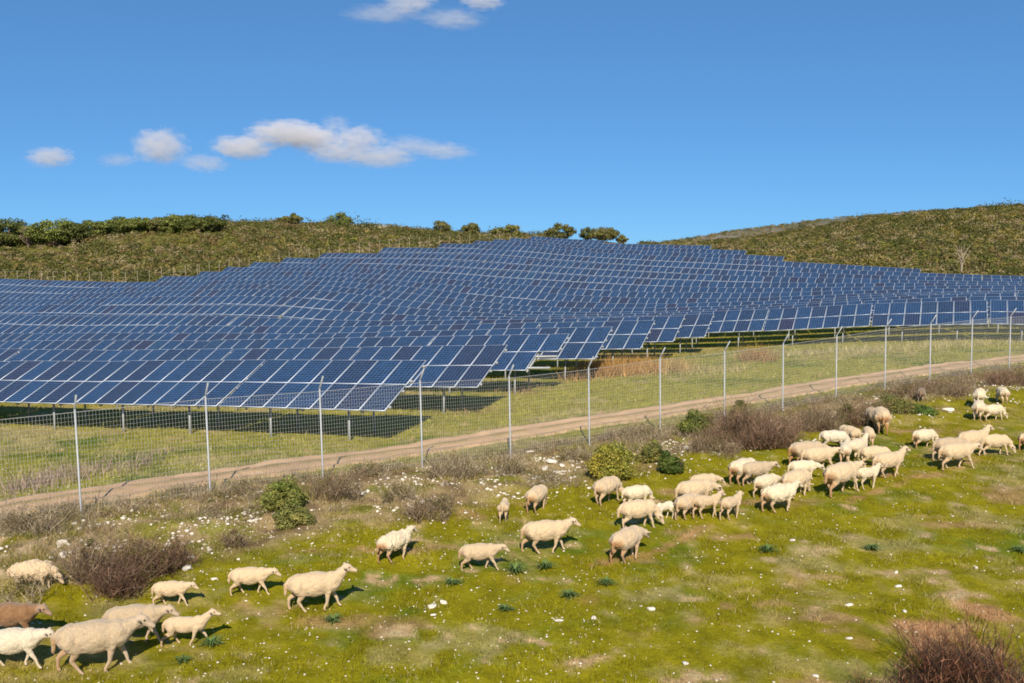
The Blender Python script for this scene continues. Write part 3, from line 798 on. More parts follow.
# dark shrub that reaches into the near right corner
x, y, z = hit(990, 690)
e = empty('corner_shrub', (x + .2, y, z - .05)); tag(e, 'dark twiggy shrub with red-brown stalks in the bottom right corner', 'shrub')
STK = [(.17, .065, .035), (.25, .11, .06), (.06, .035, .025), (.30, .16, .09)]
v, f, c = twigs(2.9, 1.1, 3600, .006, STK + [(.05, .035, .03)] * 2, spread=.3); link('stems', mesh_np('stems', v, f, [M['twig']], cols=c), e)
v, f, c = twigs(2.0, .45, 1500, .010, [(.20, .23, .13), (.15, .18, .10), (.26, .28, .17)], spread=.4); link('foliage', mesh_np('foliage', v, f, [M['leaf']], cols=c), e)
v, f, c = twigs(1.3, 1.75, 60, .007, [(.22, .12, .07)], spread=.16); link('stalk', mesh_np('stalk', v, f, [M['twig']], cols=c), e)
v, f, c = twigs(1.6, .7, 1800, .006, STK + [(.04, .028, .022)] * 3, spread=.35)
o = link('stems', mesh_np('stems', v, f, [M['twig']], cols=c), e); o.location = (-.95, -.25, 0)
x, y, z = hit(895, 700)
e = empty('corner_shrub', (x, y, z - .05)); tag(e, 'low dark shrub at the bottom edge, left of the tall-stalked corner shrub', 'shrub')
v, f, c = twigs(1.3, .5, 1200, .006, STK + [(.05, .035, .03)] * 3, spread=.3); link('stems', mesh_np('stems', v, f, [M['twig']], cols=c), e)
v, f, c = twigs(1.1, .3, 500, .009, [(.07, .08, .04), (.14, .15, .08)], spread=.4); link('foliage', mesh_np('foliage', v, f, [M['leaf']], cols=c), e)

# dry brush along the bank (stuff)
vs, fs, cs, n0 = [], [], [], 0
prot = [twigs(.7, .34, 150, .006, p_, spread=.6) for p_ in (BROWN, GREYB, GREYB, [(.34, .27, .12), (.3, .22, .1)], [(.15, .17, .04), (.2, .19, .05)])]
cnt = 0
while cnt < 1300:
    i = RNG.uniform(-2.5, 17); d = -abs(RNG.normal(.3, 1.8)) + .9
    p = np.array(fence_pt(i)) + FN * d
    lim = np.interp(p[0], [-14, -6, 0, 8, 14, 30], [-4.4, -4.6, -4.0, -3.0, -2.4, -3.0])
    if d < lim: continue
    if fbm(np.array([p[0] / 1.3]), np.array([p[1] / 1.3]), 88)[0] < .45: continue
    cnt += 1
    v, f, c = prot[RNG.integers(len(prot))]
    s = RNG.uniform(.35, 1.1); a_ = RNG.uniform(0, 6.28); ca_, sa_ = math.cos(a_) * s, math.sin(a_) * s
    vv = np.stack([v[:, 0] * ca_ - v[:, 1] * sa_ + p[0], v[:, 0] * sa_ + v[:, 1] * ca_ + p[1], v[:, 2] * s + gz(p[0], p[1]) - .02], 1)
    vs.append(vv); fs.append(f + n0); n0 += len(vv); cs.append(c * RNG.uniform(.8, 1.2))
tag(link('dry_brush', mesh_np('dry_brush', np.vstack(vs), np.vstack(fs), [M['twig']], cols=np.vstack(cs))), 'low dry twigs and weeds along the stony bank under the fence', 'brush', kind='stuff')

# asphodel rosettes
ax_ = [(453, 585, 16, 'blue-green strap-leaved tuft below the small walking ewe'), (515, 572, 22, 'wide blue-green leaf tuft below the long walking ewe'), (545, 568, 20, 'blue-green leaf tuft at the hind feet of the long walking ewe'),
       (606, 583, 16, 'low blue-green tuft left of the brown-legged ewe'), (568, 597, 16, 'blue-green tuft in the open grass below the brown-legged ewe'), (333, 622, 16, 'blue-green tuft just below the ewe walking with raised head'),
       (212, 645, 20, 'blue-green leaf tuft in front of the slim walking ewe'), (182, 662, 14, 'small blurred green tuft under the slim walking ewe'), (767, 552, 16, 'blue-green tuft in the open grass below the shaggy white ewe'),
       (872, 550, 15, 'dark green tuft in the dry grass at right'), (1020, 552, 14, 'dark green tuft at the right edge of the meadow'), (505, 611, 14, 'faint green tuft among white stones in the open meadow')]
for px, py, wd, lab in ax_:
    x, y, z = hit(px, py); w = wd * y / F
    n = 60; a_ = RNG.uniform(0, 6.28, n); r = RNG.uniform(.25, 1, n) * w * .75; hh = RNG.uniform(.3, 1.0, n) * w * .5
    sx, sy = np.cos(a_), np.sin(a_); wd_ = .013
    v = np.stack([np.stack([-sy * wd_, sx * wd_, np.zeros(n)], 1), np.stack([sy * wd_, -sx * wd_, np.zeros(n)], 1),
                  np.stack([sx * r * .6 + sy * wd_, sy * r * .6 - sx * wd_, hh], 1), np.stack([sx * r * .6 - sy * wd_, sy * r * .6 + sx * wd_, hh], 1),
                  np.stack([sx * r * 1.3, sy * r * 1.3, hh * .75], 1), np.stack([sx * r * 1.3, sy * r * 1.3, hh * .75 + .004], 1)], 1).reshape(-1, 3)
    i = np.arange(n)[:, None] * 6
    f = np.vstack([i + np.array([[0, 1, 2, 3]]), i + np.array([[3, 2, 4, 5]])])
    c = np.tile(np.array((.14, .21, .06)), (2 * n, 1)) * RNG.uniform(.7, 1.3, (2 * n, 1))
    o = link('asphodel_plant', mesh_np('asphodel_plant', v, f, [M['leaf']], cols=c)); o.location = (x, y, z - .01)
    tag(o, lab, 'plant', 'asphodel tufts in the meadow')

# ------------------------------------------------------------------ white stones
def rock_mesh(seed):
    bm = bmesh.new(); bmesh.ops.create_icosphere(bm, subdivisions=3, radius=1)
    rng = np.random.default_rng(seed)
    pl = [(rng.normal(size=3), rng.uniform(.55, .9)) for _ in range(9)]
    for v_ in bm.verts:
        p = np.array(v_.co)
        for nn_, d_ in pl:
            nn_ = nn_ / np.linalg.norm(nn_); t_ = p @ nn_
            if t_ > d_: p = p - nn_ * (t_ - d_) * .85
        p *= 1 + .12 * (fbm(np.array([p[0] * 2 + seed]), np.array([p[1] * 2 + p[2] * 3]), seed)[0] - .5)
        v_.co = p * (1, .8, .55)
    me = bpy.data.meshes.new('white_stone'); bm.to_mesh(me); bm.free(); me.materials.append(M['stone']); return me
rocks = [rock_mesh(s) for s in range(6)]
rock_grey = rocks[2].copy(); rock_grey.materials.clear(); rock_grey.materials.append(simple_mat('grey_rock', (.36, .32, .26), .9, 0, .4, 3))
def stone(px, py, wpx, label, group=None, name='white_stone'):
    x, y, z = hit(px, py); s = wpx * y / F / 2
    o = link(name, rocks[RNG.integers(6)]); o.location = (x, y, z + s * .22); o.scale = (s, s * RNG.uniform(.7, 1), s * RNG.uniform(.6, .9)); o.rotation_euler = (RNG.uniform(-.2, .2), RNG.uniform(-.2, .2), RNG.uniform(0, 6.28))
    tag(o, label, 'stone', group)
for px, py, w, lab in ((443, 603, 11, 'flat white stone in the open meadow, upper one of a close group'), (432, 607, 12, 'flat white stone, left one of the close group in the open meadow'), (433, 616, 8, 'round white stone, lowest of the close group in the open meadow'),
        (191, 559, 10, 'white rock above the ewe standing behind the slim one'), (187, 569, 13, 'larger pale rock just above the ewe behind the slim walking one'), (214, 580, 9, 'white stones beside the muzzle of the ewe behind the slim one'),
        (559, 622, 11, 'bright white stone in the middle of the meadow'), (594, 619, 8, 'small bright white stone right of the bright one in mid meadow'), (651, 609, 10, 'pale stone at the edge of a dry patch in mid meadow'),
        (685, 664, 9, 'white stone low in the meadow, alone'), (792, 542, 8, 'white stone alone in the grass below the shaggy white ewe'), (849, 606, 9, 'pale stone on the green patch at right, upper of two'),
        (898, 587, 8, 'white stone right of centre on the green patch'), (896, 573, 7, 'small white stone above another on the green patch at right'), (905, 612, 7, 'white stone just above the bare red soil'), (849, 642, 8, 'white stone at the left of the bare red soil'),
        (976, 568, 7, 'white stone in the dry grass at far right'), (816, 677, 9, 'white stone near the bottom edge, left of the corner shrub'),
        (553, 464, 14, 'largest white rock of the rock pile under the fence'), (562, 467, 10, 'white rock at the right of the rock pile under the fence'), (545, 468, 10, 'white rock at the left of the rock pile under the fence'), (557, 472, 11, 'white rock in front of the largest one of the rock pile'),
        (530, 452, 9, 'white rock at the foot of a fence post left of the pile'), (64, 560, 14, 'pale rock right of the shaggy grazing sheep'), (62, 548, 16, 'pale stone behind the shaggy grazing sheep'), (948, 412, 14, 'flat white rock right of the dark brown sheep')):
    stone(px, py, w, lab)
zones = [((0, 500), (480, 560), 70, 4.5), ((60, 480), (520, 545), 45, 4), ((400, 620), (455, 505), 60, 5), ((535, 580), (458, 482), 40, 5), ((600, 720), (455, 490), 20, 4), ((200, 420), (505, 575), 30, 3.6), ((640, 720), (465, 490), 14, 4), ((905, 1020), (393, 430), 50, 3.6), ((790, 900), (410, 440), 12, 3)]
pebs = []
for (xa, xb), (ya, yb), n, w in zones:
    for _ in range(n * 3):
        px, py = RNG.uniform(xa, xb), RNG.uniform(ya, yb)
        x, y, z = hit(px, py)
        d = float(fence_dist(x, y))
        if d > -.2 or d < -5.2: continue
        if fbm(np.array([x / .8]), np.array([y / .8]), 321)[0] < .5: continue
        pebs.append((x, y, z, w * (.3 + .9 * RNG.uniform() ** 2.5) * y / F / 2))
for _ in range(700):
    px, py = RNG.uniform(120, 1024), RNG.uniform(500, 683)
    if RNG.uniform() > .55 - .0006 * (px - 200): continue
    x, y, z = hit(px, py)
    if fence_dist(x, y) > -3.5: continue
    pebs.append((x, y, z, (1.0 + 3.2 * RNG.uniform() ** 2) * y / F / 2))
pebs.sort(key=lambda p: -p[3])
for x, y, z, s in pebs[:90]:
    o = link('white_stone', rocks[RNG.integers(6)]); o.location = (x, y, z + s * .2); o.scale = (s, s * .85, s * .75); o.rotation_euler = (RNG.uniform(-.3, .3), RNG.uniform(-.3, .3), RNG.uniform(0, 6.28))
    tag(o, 'small white limestone among many scattered over the pasture and stony bank', 'stone', 'small white stones scattered over the pasture')
bm = bmesh.new(); bmesh.ops.create_icosphere(bm, subdivisions=1, radius=1)
pv = np.array([v_.co[:] for v_ in bm.verts]); pf = np.array([[q.index for q in f_.verts] for f_ in bm.faces]); bm.free()
vs, fs = [], []; n0 = 0
for x, y, z, s in pebs[90:]:
    q = pv * RNG.uniform(.6, 1.2, (len(pv), 1)) * s * np.array([1, .9, .5]) + np.array([x, y, z + s * .15]); vs.append(q); fs.append(pf + n0); n0 += len(q)
# pebbly rubble on the bank and scattered white specks
for _ in range(15000):
    if RNG.uniform() < .74:
        i = RNG.uniform(-2, 17); d = -abs(RNG.normal(2.4, 1.1)); p = np.array(fence_pt(i)) + FN * d
        if fbm(np.array([p[0] / 1.0]), np.array([p[1] / 1.0]), 123)[0] < .5: continue
        s = .010 + .06 * RNG.uniform() ** 2.5
    else:
        x, y = frustum_points(1, 14, 30); p = np.array([x[0], y[0]]); s = RNG.uniform(.008, .026)
        if p[0] > 1.5 and RNG.uniform() < .6: continue
    q = pv * RNG.uniform(.6, 1.2, (len(pv), 1)) * s * np.array([1, .9, .6]) + np.array([p[0], p[1], gz(p[0], p[1]) + s * .3]); vs.append(q); fs.append(pf + n0); n0 += len(q)
tag(link('pebbles', mesh_np('pebbles', np.vstack(vs), np.vstack(fs), [M['stone']])), 'white pebbles and small daisies strewn over bank and pasture', 'pebbles', kind='stuff')

# ------------------------------------------------------------------ scrub on the hills (stuff)
x, y = frustum_points(30000, 80, 272, margin=70)
keep = (rowk(x, y) > row_limit(x, y) + 1.0) & ~((x > 8) & (x < 26) & (y > 195)); x, y = x[keep], y[keep]
px_ = 512 + F * x / y
keep = ~((px_ > 520) & (px_ < 700) & (y > 150) & (RNG.uniform(0, 1, len(x)) < .35)); keep = ~((px_ < 228) & (y > 184) & (y < 213) & (RNG.uniform(0, 1, len(x)) < .75)) & ~((px_ > 588) & (px_ < 640) & (y > 185)); x, y = x[keep], y[keep]
sz = RNG.uniform(.40, 1.15, len(x)) * (1 + .9 * (fbm(x / 9, y / 9, 201) > .58)) * (.7 + .6 * fbm(x / 5, y / 5, 202))
px_ = 512 + F * x / y; sz = np.where((px_ > 620) & (px_ < 830) & (y > 195), sz * .5, sz)
rdg = (px_ > 222) & (px_ < 545) & (y > 203) & (y < 240); sz = np.where(rdg, sz * RNG.uniform(.9, 1.35, len(x)), sz)
big = RNG.uniform(0, 1, len(x)) < .11 * (fbm(x / 12, y / 12, 505) > .45); sz[big] *= 1.8
z = ground(x, y)
per = 80
pal = np.array([(.21, .17, .036), (.26, .205, .06), (.13, .13, .027), (.30, .24, .12), (.095, .10, .022), (.20, .145, .055), (.20, .185, .036), (.085, .10, .022)])
fx_, fy_ = frustum_points(5200, 520, 705); fp_ = 512 + F * fx_ / fy_; kf = (fp_ > 630) & (fp_ < 960) & (fbm(fx_ / 25, fy_ / 25, 404) > .45); fx_, fy_ = fx_[kf], fy_[kf]
x = np.concatenate([x, fx_]); y = np.concatenate([y, fy_]); z = np.concatenate([z, ground(fx_, fy_)]); sz = np.concatenate([sz, RNG.uniform(.8, 2.4, len(fx_))]); big = np.concatenate([big, np.zeros(len(fx_), bool)])
zone = fbm(x / 14, y / 14, 203)
ci = np.clip((RNG.uniform(0, 1, len(x)) * .6 + zone * .8 - .2) * len(pal), 0, len(pal) - 1).astype(int)
ci[big] = 4
n = len(x)
d = RNG.normal(size=(n, per, 3)); d /= np.linalg.norm(d, axis=2, keepdims=True); d[..., 2] = np.abs(d[..., 2]) * 1.0 - .15
rad = RNG.uniform(.5, 1.0, (n, per, 1))
cen = np.stack([x, y, z], 1)[:, None] + d * rad * (sz[:, None, None] * np.array([1.0, 1.0, .85])) + np.array([0, 0, .15])
nor = d + RNG.normal(0, .45, (n, per, 3))
col = (pal[ci] * RNG.uniform(.85, 1.15, (n, 1)))[:, None] * RNG.uniform(.78, 1.22, (n, per, 1))
size = np.minimum(sz, 1.1)[:, None] * RNG.uniform(.15, .33, (n, per))
v, f = leaf_quads(cen.reshape(-1, 3), nor.reshape(-1, 3), size.ravel(), 1.3)
tag(link('scrub', mesh_np('scrub', v, f, [M['leaf']], cols=col.reshape(-1, 3))), 'dense olive and brown Mediterranean scrub covering both hills', 'scrub', kind='stuff')

# ------------------------------------------------------------------ trees on the skyline
def tree(name, px, ytop, ybase, wpx, Y, cols, label, cat='tree', crown=.62, nl=22, per=75, group=None, lean=0.0):
    x, _, zt = at(px, ytop, Y); zb = gz(x, Y); h = max(zt - zb, 2.0); w = wpx * Y / F
    e = empty(name, (x, Y, zb - .1)); tag(e, label, cat, group)
    mb = MB(); cz = h * (1 - crown)
    mb.tube([(0, 0, -.3), (.05 * h * lean, 0, cz * .6), (.1 * h * lean, .05, cz + h * .1), (.1 * h * lean, 0, h * .8)], [.045 * h, .036 * h, .03 * h, .012 * h], 7)
    for q in range(6):
        a_ = q * 1.05 + RNG.uniform(0, .5); mb.tube([(0, 0, cz * .8 + .04 * h * q * .5), (math.cos(a_) * w * .2, math.sin(a_) * w * .2, cz + h * .15), (math.cos(a_) * w * .38, math.sin(a_) * w * .38, cz + h * .3)], [.02 * h, .014 * h, .006 * h], 5)
    link('trunk', mb.mesh('trunk', [M['bark']]), e)
    cen, nor, col = [], [], []
    for q in range(nl):
        d_ = RNG.normal(size=3); d_ /= np.linalg.norm(d_); d_ *= RNG.uniform(.3, .92) ** .5
        c_ = np.array([d_[0] * w * .46, d_[1] * w * .46, cz + h * crown * (.47 + .40 * d_[2] * (1 - .25 * abs(d_[0])))]); r_ = RNG.uniform(.08, .19) * w
        dd = RNG.normal(size=(per, 3)); dd /= np.linalg.norm(dd, axis=1, keepdims=True)
        cen.append(c_ + dd * RNG.uniform(.4, 1.1, (per, 1)) * r_ * np.array([1, 1, min(.8, h * crown / w)])); nor.append(dd + RNG.normal(0, .5, (per, 3)) + (0, 0, .2))
        col.append(np.array(cols[RNG.integers(len(cols))]) * RNG.uniform(.8, 1.2) * RNG.uniform(.6, 1.4, (per, 1)))
    v, f = leaf_quads(np.vstack(cen), np.vstack(nor), RNG.uniform(.5, 1.2, nl * per) * .075 * w ** .5 * 1.35, 1.4)
    link('crown', mesh_np('crown', v, f, [M['leaf']], cols=np.vstack(col)), e)
    return e
PINE = [(.15, .175, .036), (.18, .20, .045), (.12, .145, .032)]
PINED = [(.09, .105, .025), (.12, .135, .03), (.14, .155, .036)]
SCR = [(.17, .165, .045), (.14, .14, .04), (.21, .185, .06)]
g = 'pines along the left skyline'
TR = [('pine_tree', 8, 215.5, 0, 57, 199, PINED, 'dark rounded pine at the left edge of the skyline', g), ('pine_tree', 52, 214.5, 0, 52, 196, PINE, 'broad dark green pine right of the bare brown tree', g), ('pine_tree', 72, 219, 0, 39, 198, PINED, 'dense dark pine low beside the broad one left on the skyline', g),
      ('pine_tree', 92, 217, 0, 43, 208, PINE, 'mid green pine where the left skyline dips', g), ('pine_tree', 118, 215.5, 0, 46, 211, PINE, 'flat-topped pine in the middle of the left pine belt', g), ('pine_tree', 141, 214.5, 0, 41, 212, PINE, 'flat-topped pine right of the belt middle', g),
      ('pine_tree', 160, 215.5, 0, 34, 212, SCR, 'olive green pine between two darker flat-topped ones', g), ('pine_tree', 174, 212, 0, 36, 210, PINE, 'tallest rounded pine near the right end of the belt', g), ('pine_tree', 192, 213.5, 0, 39, 210, PINE, 'green pine right of the tallest rounded one', g),
      ('pine_tree', 209, 213.5, 0, 32, 209, PINED, 'last dark pine at the right end of the belt', g)]
for nm, px, yt, yb, w, Y, cols, lab, gg in TR: tree(nm, px, yt, yb, w, Y, cols, lab, group=gg, crown=.97, nl=44, per=150)
tree('dead_tree', 27, 219, 0, 20, 194, [(.26, .19, .13), (.20, .15, .10), (.30, .23, .16)], 'bare brown dead tree between two pines at left', per=40, nl=16, crown=.9)
tree('small_conifer', 225, 211.5, 0, 9, 231, [(.07, .075, .03)], 'thin pointed tree right of the pine belt', crown=.85, nl=14, per=40)
tree('oak_tree', 291, 211.5, 0, 26, 228, SCR, 'rounded green tree on the ridge left of the round one', crown=.97, nl=34, per=130)
tree('oak_tree', 340, 210.5, 0, 26, 226, PINE, 'round green tree alone on the ridge above the panels', crown=.97, nl=34, per=130)
tree('oak_tree', 440, 219, 0, 22, 222, SCR, 'small dark flat tree on the ridge, left of another', crown=.97, nl=34, per=130)
tree('oak_tree', 470, 219, 0, 20, 221, SCR, 'small domed tree on the ridge, midway between flat trees', crown=.97, nl=34, per=130)
tree('oak_tree', 508, 222.5, 0, 34, 214, OLIVE2, 'wide olive bush-like tree at the end of the left ridge', crown=.97, nl=34, per=130)
tree('oak_tree', 560, 220.5, 0, 32, 205, SCR, 'rounded olive tree just above the top panel row', crown=.97, nl=34, per=130)
tree('oak_tree', 588, 224.5, 0, 17, 206, PINED, 'small dark tree between two rounded ones above the panels', crown=.97, nl=34, per=130)
tree('oak_tree', 604, 222.5, 0, 32, 205, SCR, 'domed tree with a shaded underside above the top right panel', crown=.97, nl=34, per=130)
tree('oak_tree', 622, 235, 0, 13, 206, SCR, 'low bushy tree at the right end of the top panel row', crown=.97, nl=34, per=130)
# bare pale tree at the foot of the right hill
x, y, z = at(961, 275, 146)[0], 146, gz(at(961, 275, 146)[0], 146)
e = empty('bare_tree', (x, y, z)); tag(e, 'bare pale leafless tree at the foot of the right hill', 'tree')
mb = MB(); mb.tube([(0, 0, -.3), (.05, 0, 1.8), (.0, 0, 3.6)], [.16, .13, .07], 6); link('trunk', mb.mesh('trunk', [simple_mat('pale_bark', (.36, .29, .2), .9)]), e)
mb = MB()
for q in range(16):
    a_ = q * 2.4; h0 = 1.6 + q * .12; r_ = RNG.uniform(.5, 1.2); mb.tube([(.03, 0, h0), (math.cos(a_) * r_ * .5, math.sin(a_) * r_ * .5, h0 + .6), (math.cos(a_) * r_, math.sin(a_) * r_, h0 + 1.5)], [.07, .045, .02], 4)
link('branches', mb.mesh('branches', [bpy.data.materials['pale_bark']]), e)
# pale rock outcrop on the ridge, stone heaps by the boundary
for px, py, wd, Y, lab in ((381, 221, 20, 224, 'pale tan rock outcrop on the left ridge'), (103, 279, 12, 152, 'grey heap of stones at the foot of the left hill'), (136, 277.5, 7, 153, 'small white rock right of the grey stone heap'), (198, 268, 7, 165, 'pale rock below the left hill near the panels')):
    x, _, z = at(px, py, Y); s = wd * Y / F / 2
    o = link('rock_outcrop', rock_grey); o.location = (x, Y, gz(x, Y) + s * .3); o.scale = (s, s * .8, s * .7); tag(o, lab, 'rock')

# bare earth bank beside the top row
#PART3
# ------------------------------------------------------------------ sheep
from mathutils import noise as mnoise
def sheep_mesh(name, head, pitch, legs, neck_r=(.15, .085), body=1.0, lump=.014, yawh=0.0, leglen=1.0, voxel=.0155, fat=1.1, locks=False):
    """one continuous animal facing +X. head: skull centre; legs: swing of FL, FR, HL, HR in metres at the hoof"""
    bm = bmesh.new()
    def ell(c, r, rot=None):
        mt = Matrix.Translation(Vector(c)) @ (rot.to_4x4() if rot else Matrix()) @ Matrix.Diagonal((r[0], r[1], r[2], 1))
        bmesh.ops.create_icosphere(bm, subdivisions=3, radius=1, matrix=mt)
    def chain(pts, rad):
        for (a_, b_, ra, rb) in zip(pts[:-1], pts[1:], rad[:-1], rad[1:]):
            a_ = Vector(a_); b_ = Vector(b_); n_ = max(2, int((b_ - a_).length / (min(ra, rb) * .45)))
            for q in range(n_ + 1):
                t = q / n_; r_ = ra + (rb - ra) * t
                bmesh.ops.create_icosphere(bm, subdivisions=2, radius=r_, matrix=Matrix.Translation(a_.lerp(b_, t)))
    L0 = .33 * leglen                      # belly clearance
    zb = L0 + .22
    ell((0.0, 0, zb), (.44, .205 * fat, .215 * fat)); ell((-.34, 0, zb + .015), (.20, .185 * fat, .20)); ell((.30, 0, zb + .01), (.20, .175 * fat, .21))
    ell((-.02, 0, zb - .04), (.33, .20 * fat, .20 * fat)); ell((-.2, 0, zb + .06), (.3, .15 * fat, .155))
    hx, hy, hz_ = head
    chain([(.36, 0, zb + .04), ((.40 + hx) / 2, hy * .4, (zb + .06 + hz_) / 2 + .02), (hx - .04, hy, hz_ - .01)], [.150, neck_r[0] * .72, neck_r[1] * .84])
    dv = Vector((math.cos(pitch) * math.cos(yawh), math.cos(pitch) * math.sin(yawh), math.sin(pitch)))
    hc = Vector(head); side = Vector((-math.sin(yawh), math.cos(yawh), 0)); upv = dv.cross(side) * -1
    if upv.z < 0 and pitch > -1.2: upv = -upv
    rot = Matrix((dv, side, upv)).transposed()
    ell(hc, (.11, .074, .086), rot)
    chain([hc + dv * .05 - upv * .012, hc + dv * .13 - upv * .024, hc + dv * .19 - upv * .03], [.062, .05, .036])
    ears = []
    for s in (-1, 1):
        ec = hc - dv * .045 + side * s * .115 + upv * .012
        er = Matrix.Rotation(s * .35, 3, dv) @ rot
        ell(ec, (.036, .082, .018), er); ears.append(ec)
    chain([(-.50, 0, zb + .10), (-.565, 0, zb + .02), (-.585, .01, zb - .20)], [.05, .042, .026])
    feet = []
    for (s, x0, sw) in ((1, .28, legs[0]), (-1, .28, legs[1])):
        y_ = .105 * s; lift = max(0, sw - .17) * .5
        chain([(x0, y_, zb - .06), (x0 - .01 + sw * .25, y_, L0 + .03), (x0 + .02 + sw * .62, y_, L0 * .58 + lift), (x0 + sw * .92, y_, .075 + lift), (x0 + .03 + sw, y_, .022 + lift * .6)], [.090, .056, .032, .0235, .029])
    for (s, x0, sw) in ((1, -.36, legs[2]), (-1, -.36, legs[3])):
        y_ = .11 * s
        chain([(x0, y_, zb - .02), (x0 + .07 + sw * .25, y_, L0 + .05), (x0 - .075 + sw * .62, y_ * .95, L0 * .72), (x0 - .03 + sw * .95, y_ * .95, .08), (x0 + .005 + sw, y_ * .95, .022)], [.135, .084, .035, .025, .030])
    me = bpy.data.meshes.new('tmp'); bm.to_mesh(me); bm.free()
    o = bpy.data.objects.new('tmp', me); C.objects.link(o)
    md = o.modifiers.new('r', 'REMESH'); md.mode = 'VOXEL'; md.voxel_size = voxel
    sm = o.modifiers.new('s', 'SMOOTH'); sm.factor = .5; sm.iterations = 4
    dg = bpy.context.evaluated_depsgraph_get(); dg.update()
    res = bpy.data.meshes.new_from_object(o.evaluated_get(dg)); res.name = name
    bpy.data.objects.remove(o); bpy.data.meshes.remove(me)
    nv = len(res.vertices); co = np.empty(nv * 3); res.vertices.foreach_get('co', co); co = co.reshape(-1, 3)
    no = np.empty(nv * 3); res.vertices.foreach_get('normal', no); no = no.reshape(-1, 3)
    hcn = np.array(hc); dvn = np.array(dv)
    hd = np.linalg.norm((co - hcn - dvn * .06) * 1.0, axis=1)
    hair = np.clip(sstep(.24, .15, hd), 0, 1); hair = np.maximum(hair, sstep(L0 + .02, L0 - .07, co[:, 2]) * (hd > .25))
    dirt = sstep(-.40, -.50, co[:, 0]) * sstep(.02, .18, co[:, 2]) * sstep(zb + .12, zb - .05, co[:, 2]) + sstep(-.2, -.35, co[:, 0]) * sstep(L0 + .12, L0 - .05, co[:, 2]) * .8
    dirt = np.clip(dirt + .35 * sstep(L0 + .1, L0, co[:, 2]) * (np.abs(co[:, 0]) < .3), 0, 1) * (hd > .3)
    dark = sstep(.034, .022, co[:, 2])
    for s in (-1, 1):
        ep = hcn + dvn * .035 + np.array(side) * s * .064 + np.array(upv) * .025
        dark = np.maximum(dark, sstep(.022, .013, np.linalg.norm(co - ep, axis=1)))
        npz = hcn + dvn * .222 + np.array(side) * s * .016 - np.array(upv) * .024
        dark = np.maximum(dark, .9 * sstep(.016, .009, np.linalg.norm(co - npz, axis=1)))
    wool = (1 - hair)
    disp = np.empty(nv)
    for q in range(nv):
        p = Vector(co[q])
        if locks: p2 = Vector((p.x * 15, p.y * 15, p.z * 6))
        else: p2 = p * 13
        disp[q] = mnoise.noise(p2) * .7 + mnoise.noise(p * 29) * .4 + mnoise.noise(p * 5) * .9
    co = co + no * (disp * (lump * 1.05 + .002) * wool)[:, None]
    res.vertices.foreach_set('co', co.ravel())
    res.polygons.foreach_set('use_smooth', np.ones(len(res.polygons), bool))
    a_ = res.attributes.new('Mask', 'FLOAT_COLOR', 'POINT')
    a_.data.foreach_set('color', np.stack([hair, dirt, dark, np.ones(nv)], 1).astype(np.float32).ravel())
    res.materials.clear(); res.materials.append(M['wool']); res.update()
    return res
SHEEP = {
 'walk': sheep_mesh('sheep', (.655, .03, .72), -.45, (.16, -.16, -.17, .18)),
 'walk2': sheep_mesh('sheep', (.665, -.04, .665), -.5, (-.12, .20, .15, -.14)),
 'up': sheep_mesh('sheep', (.62, 0, .83), -.25, (.18, -.13, -.14, .16)),
 'run': sheep_mesh('sheep', (.67, 0, .84), -.18, (.24, -.20, .16, -.24), fat=.92, lump=.007),
 'level': sheep_mesh('sheep', (.68, -.05, .52), -.6, (.10, -.10, -.12, .12)),
 'graze': sheep_mesh('sheep', (.62, .05, .24), -1.05, (.10, -.06, -.05, .08), fat=1.15, lump=.016),
 'graze2': sheep_mesh('sheep', (.60, -.10, .30), -.95, (-.06, .12, .06, -.08), fat=1.15, lump=.016, yawh=-.3),
 'shaggy': sheep_mesh('sheep', (.62, 0, .34), -.9, (.05, -.06, -.05, .05), fat=1.2, lump=.040, locks=True, leglen=.9),
 'shaggyup': sheep_mesh('sheep', (.64, .03, .74), -.4, (.12, -.10, -.10, .14), fat=1.14, lump=.034, locks=True),
 'lamb': sheep_mesh('sheep', (.57, .03, .86), -.25, (.14, -.12, -.12, .12), fat=.82, leglen=1.28, lump=.008),
 'lambdown': sheep_mesh('sheep', (.60, 0, .50), -.8, (.08, -.1, -.06, .12), fat=.80, leglen=1.28, lump=.008),
}
HT = {'walk': .77, 'walk2': .77, 'up': .77, 'run': .76, 'level': .77, 'graze': .78, 'graze2': .78, 'shaggy': .80, 'shaggyup': .80, 'lamb': .85, 'lambdown': .85}
CR = (.63, .475, .30); WH = (.72, .61, .43); GRY = (.47, .365, .25); PK = (.60, .45, .29); BR = (.15, .045, .012); DK = (.10, .065, .05); WHT = (.70, .62, .48)
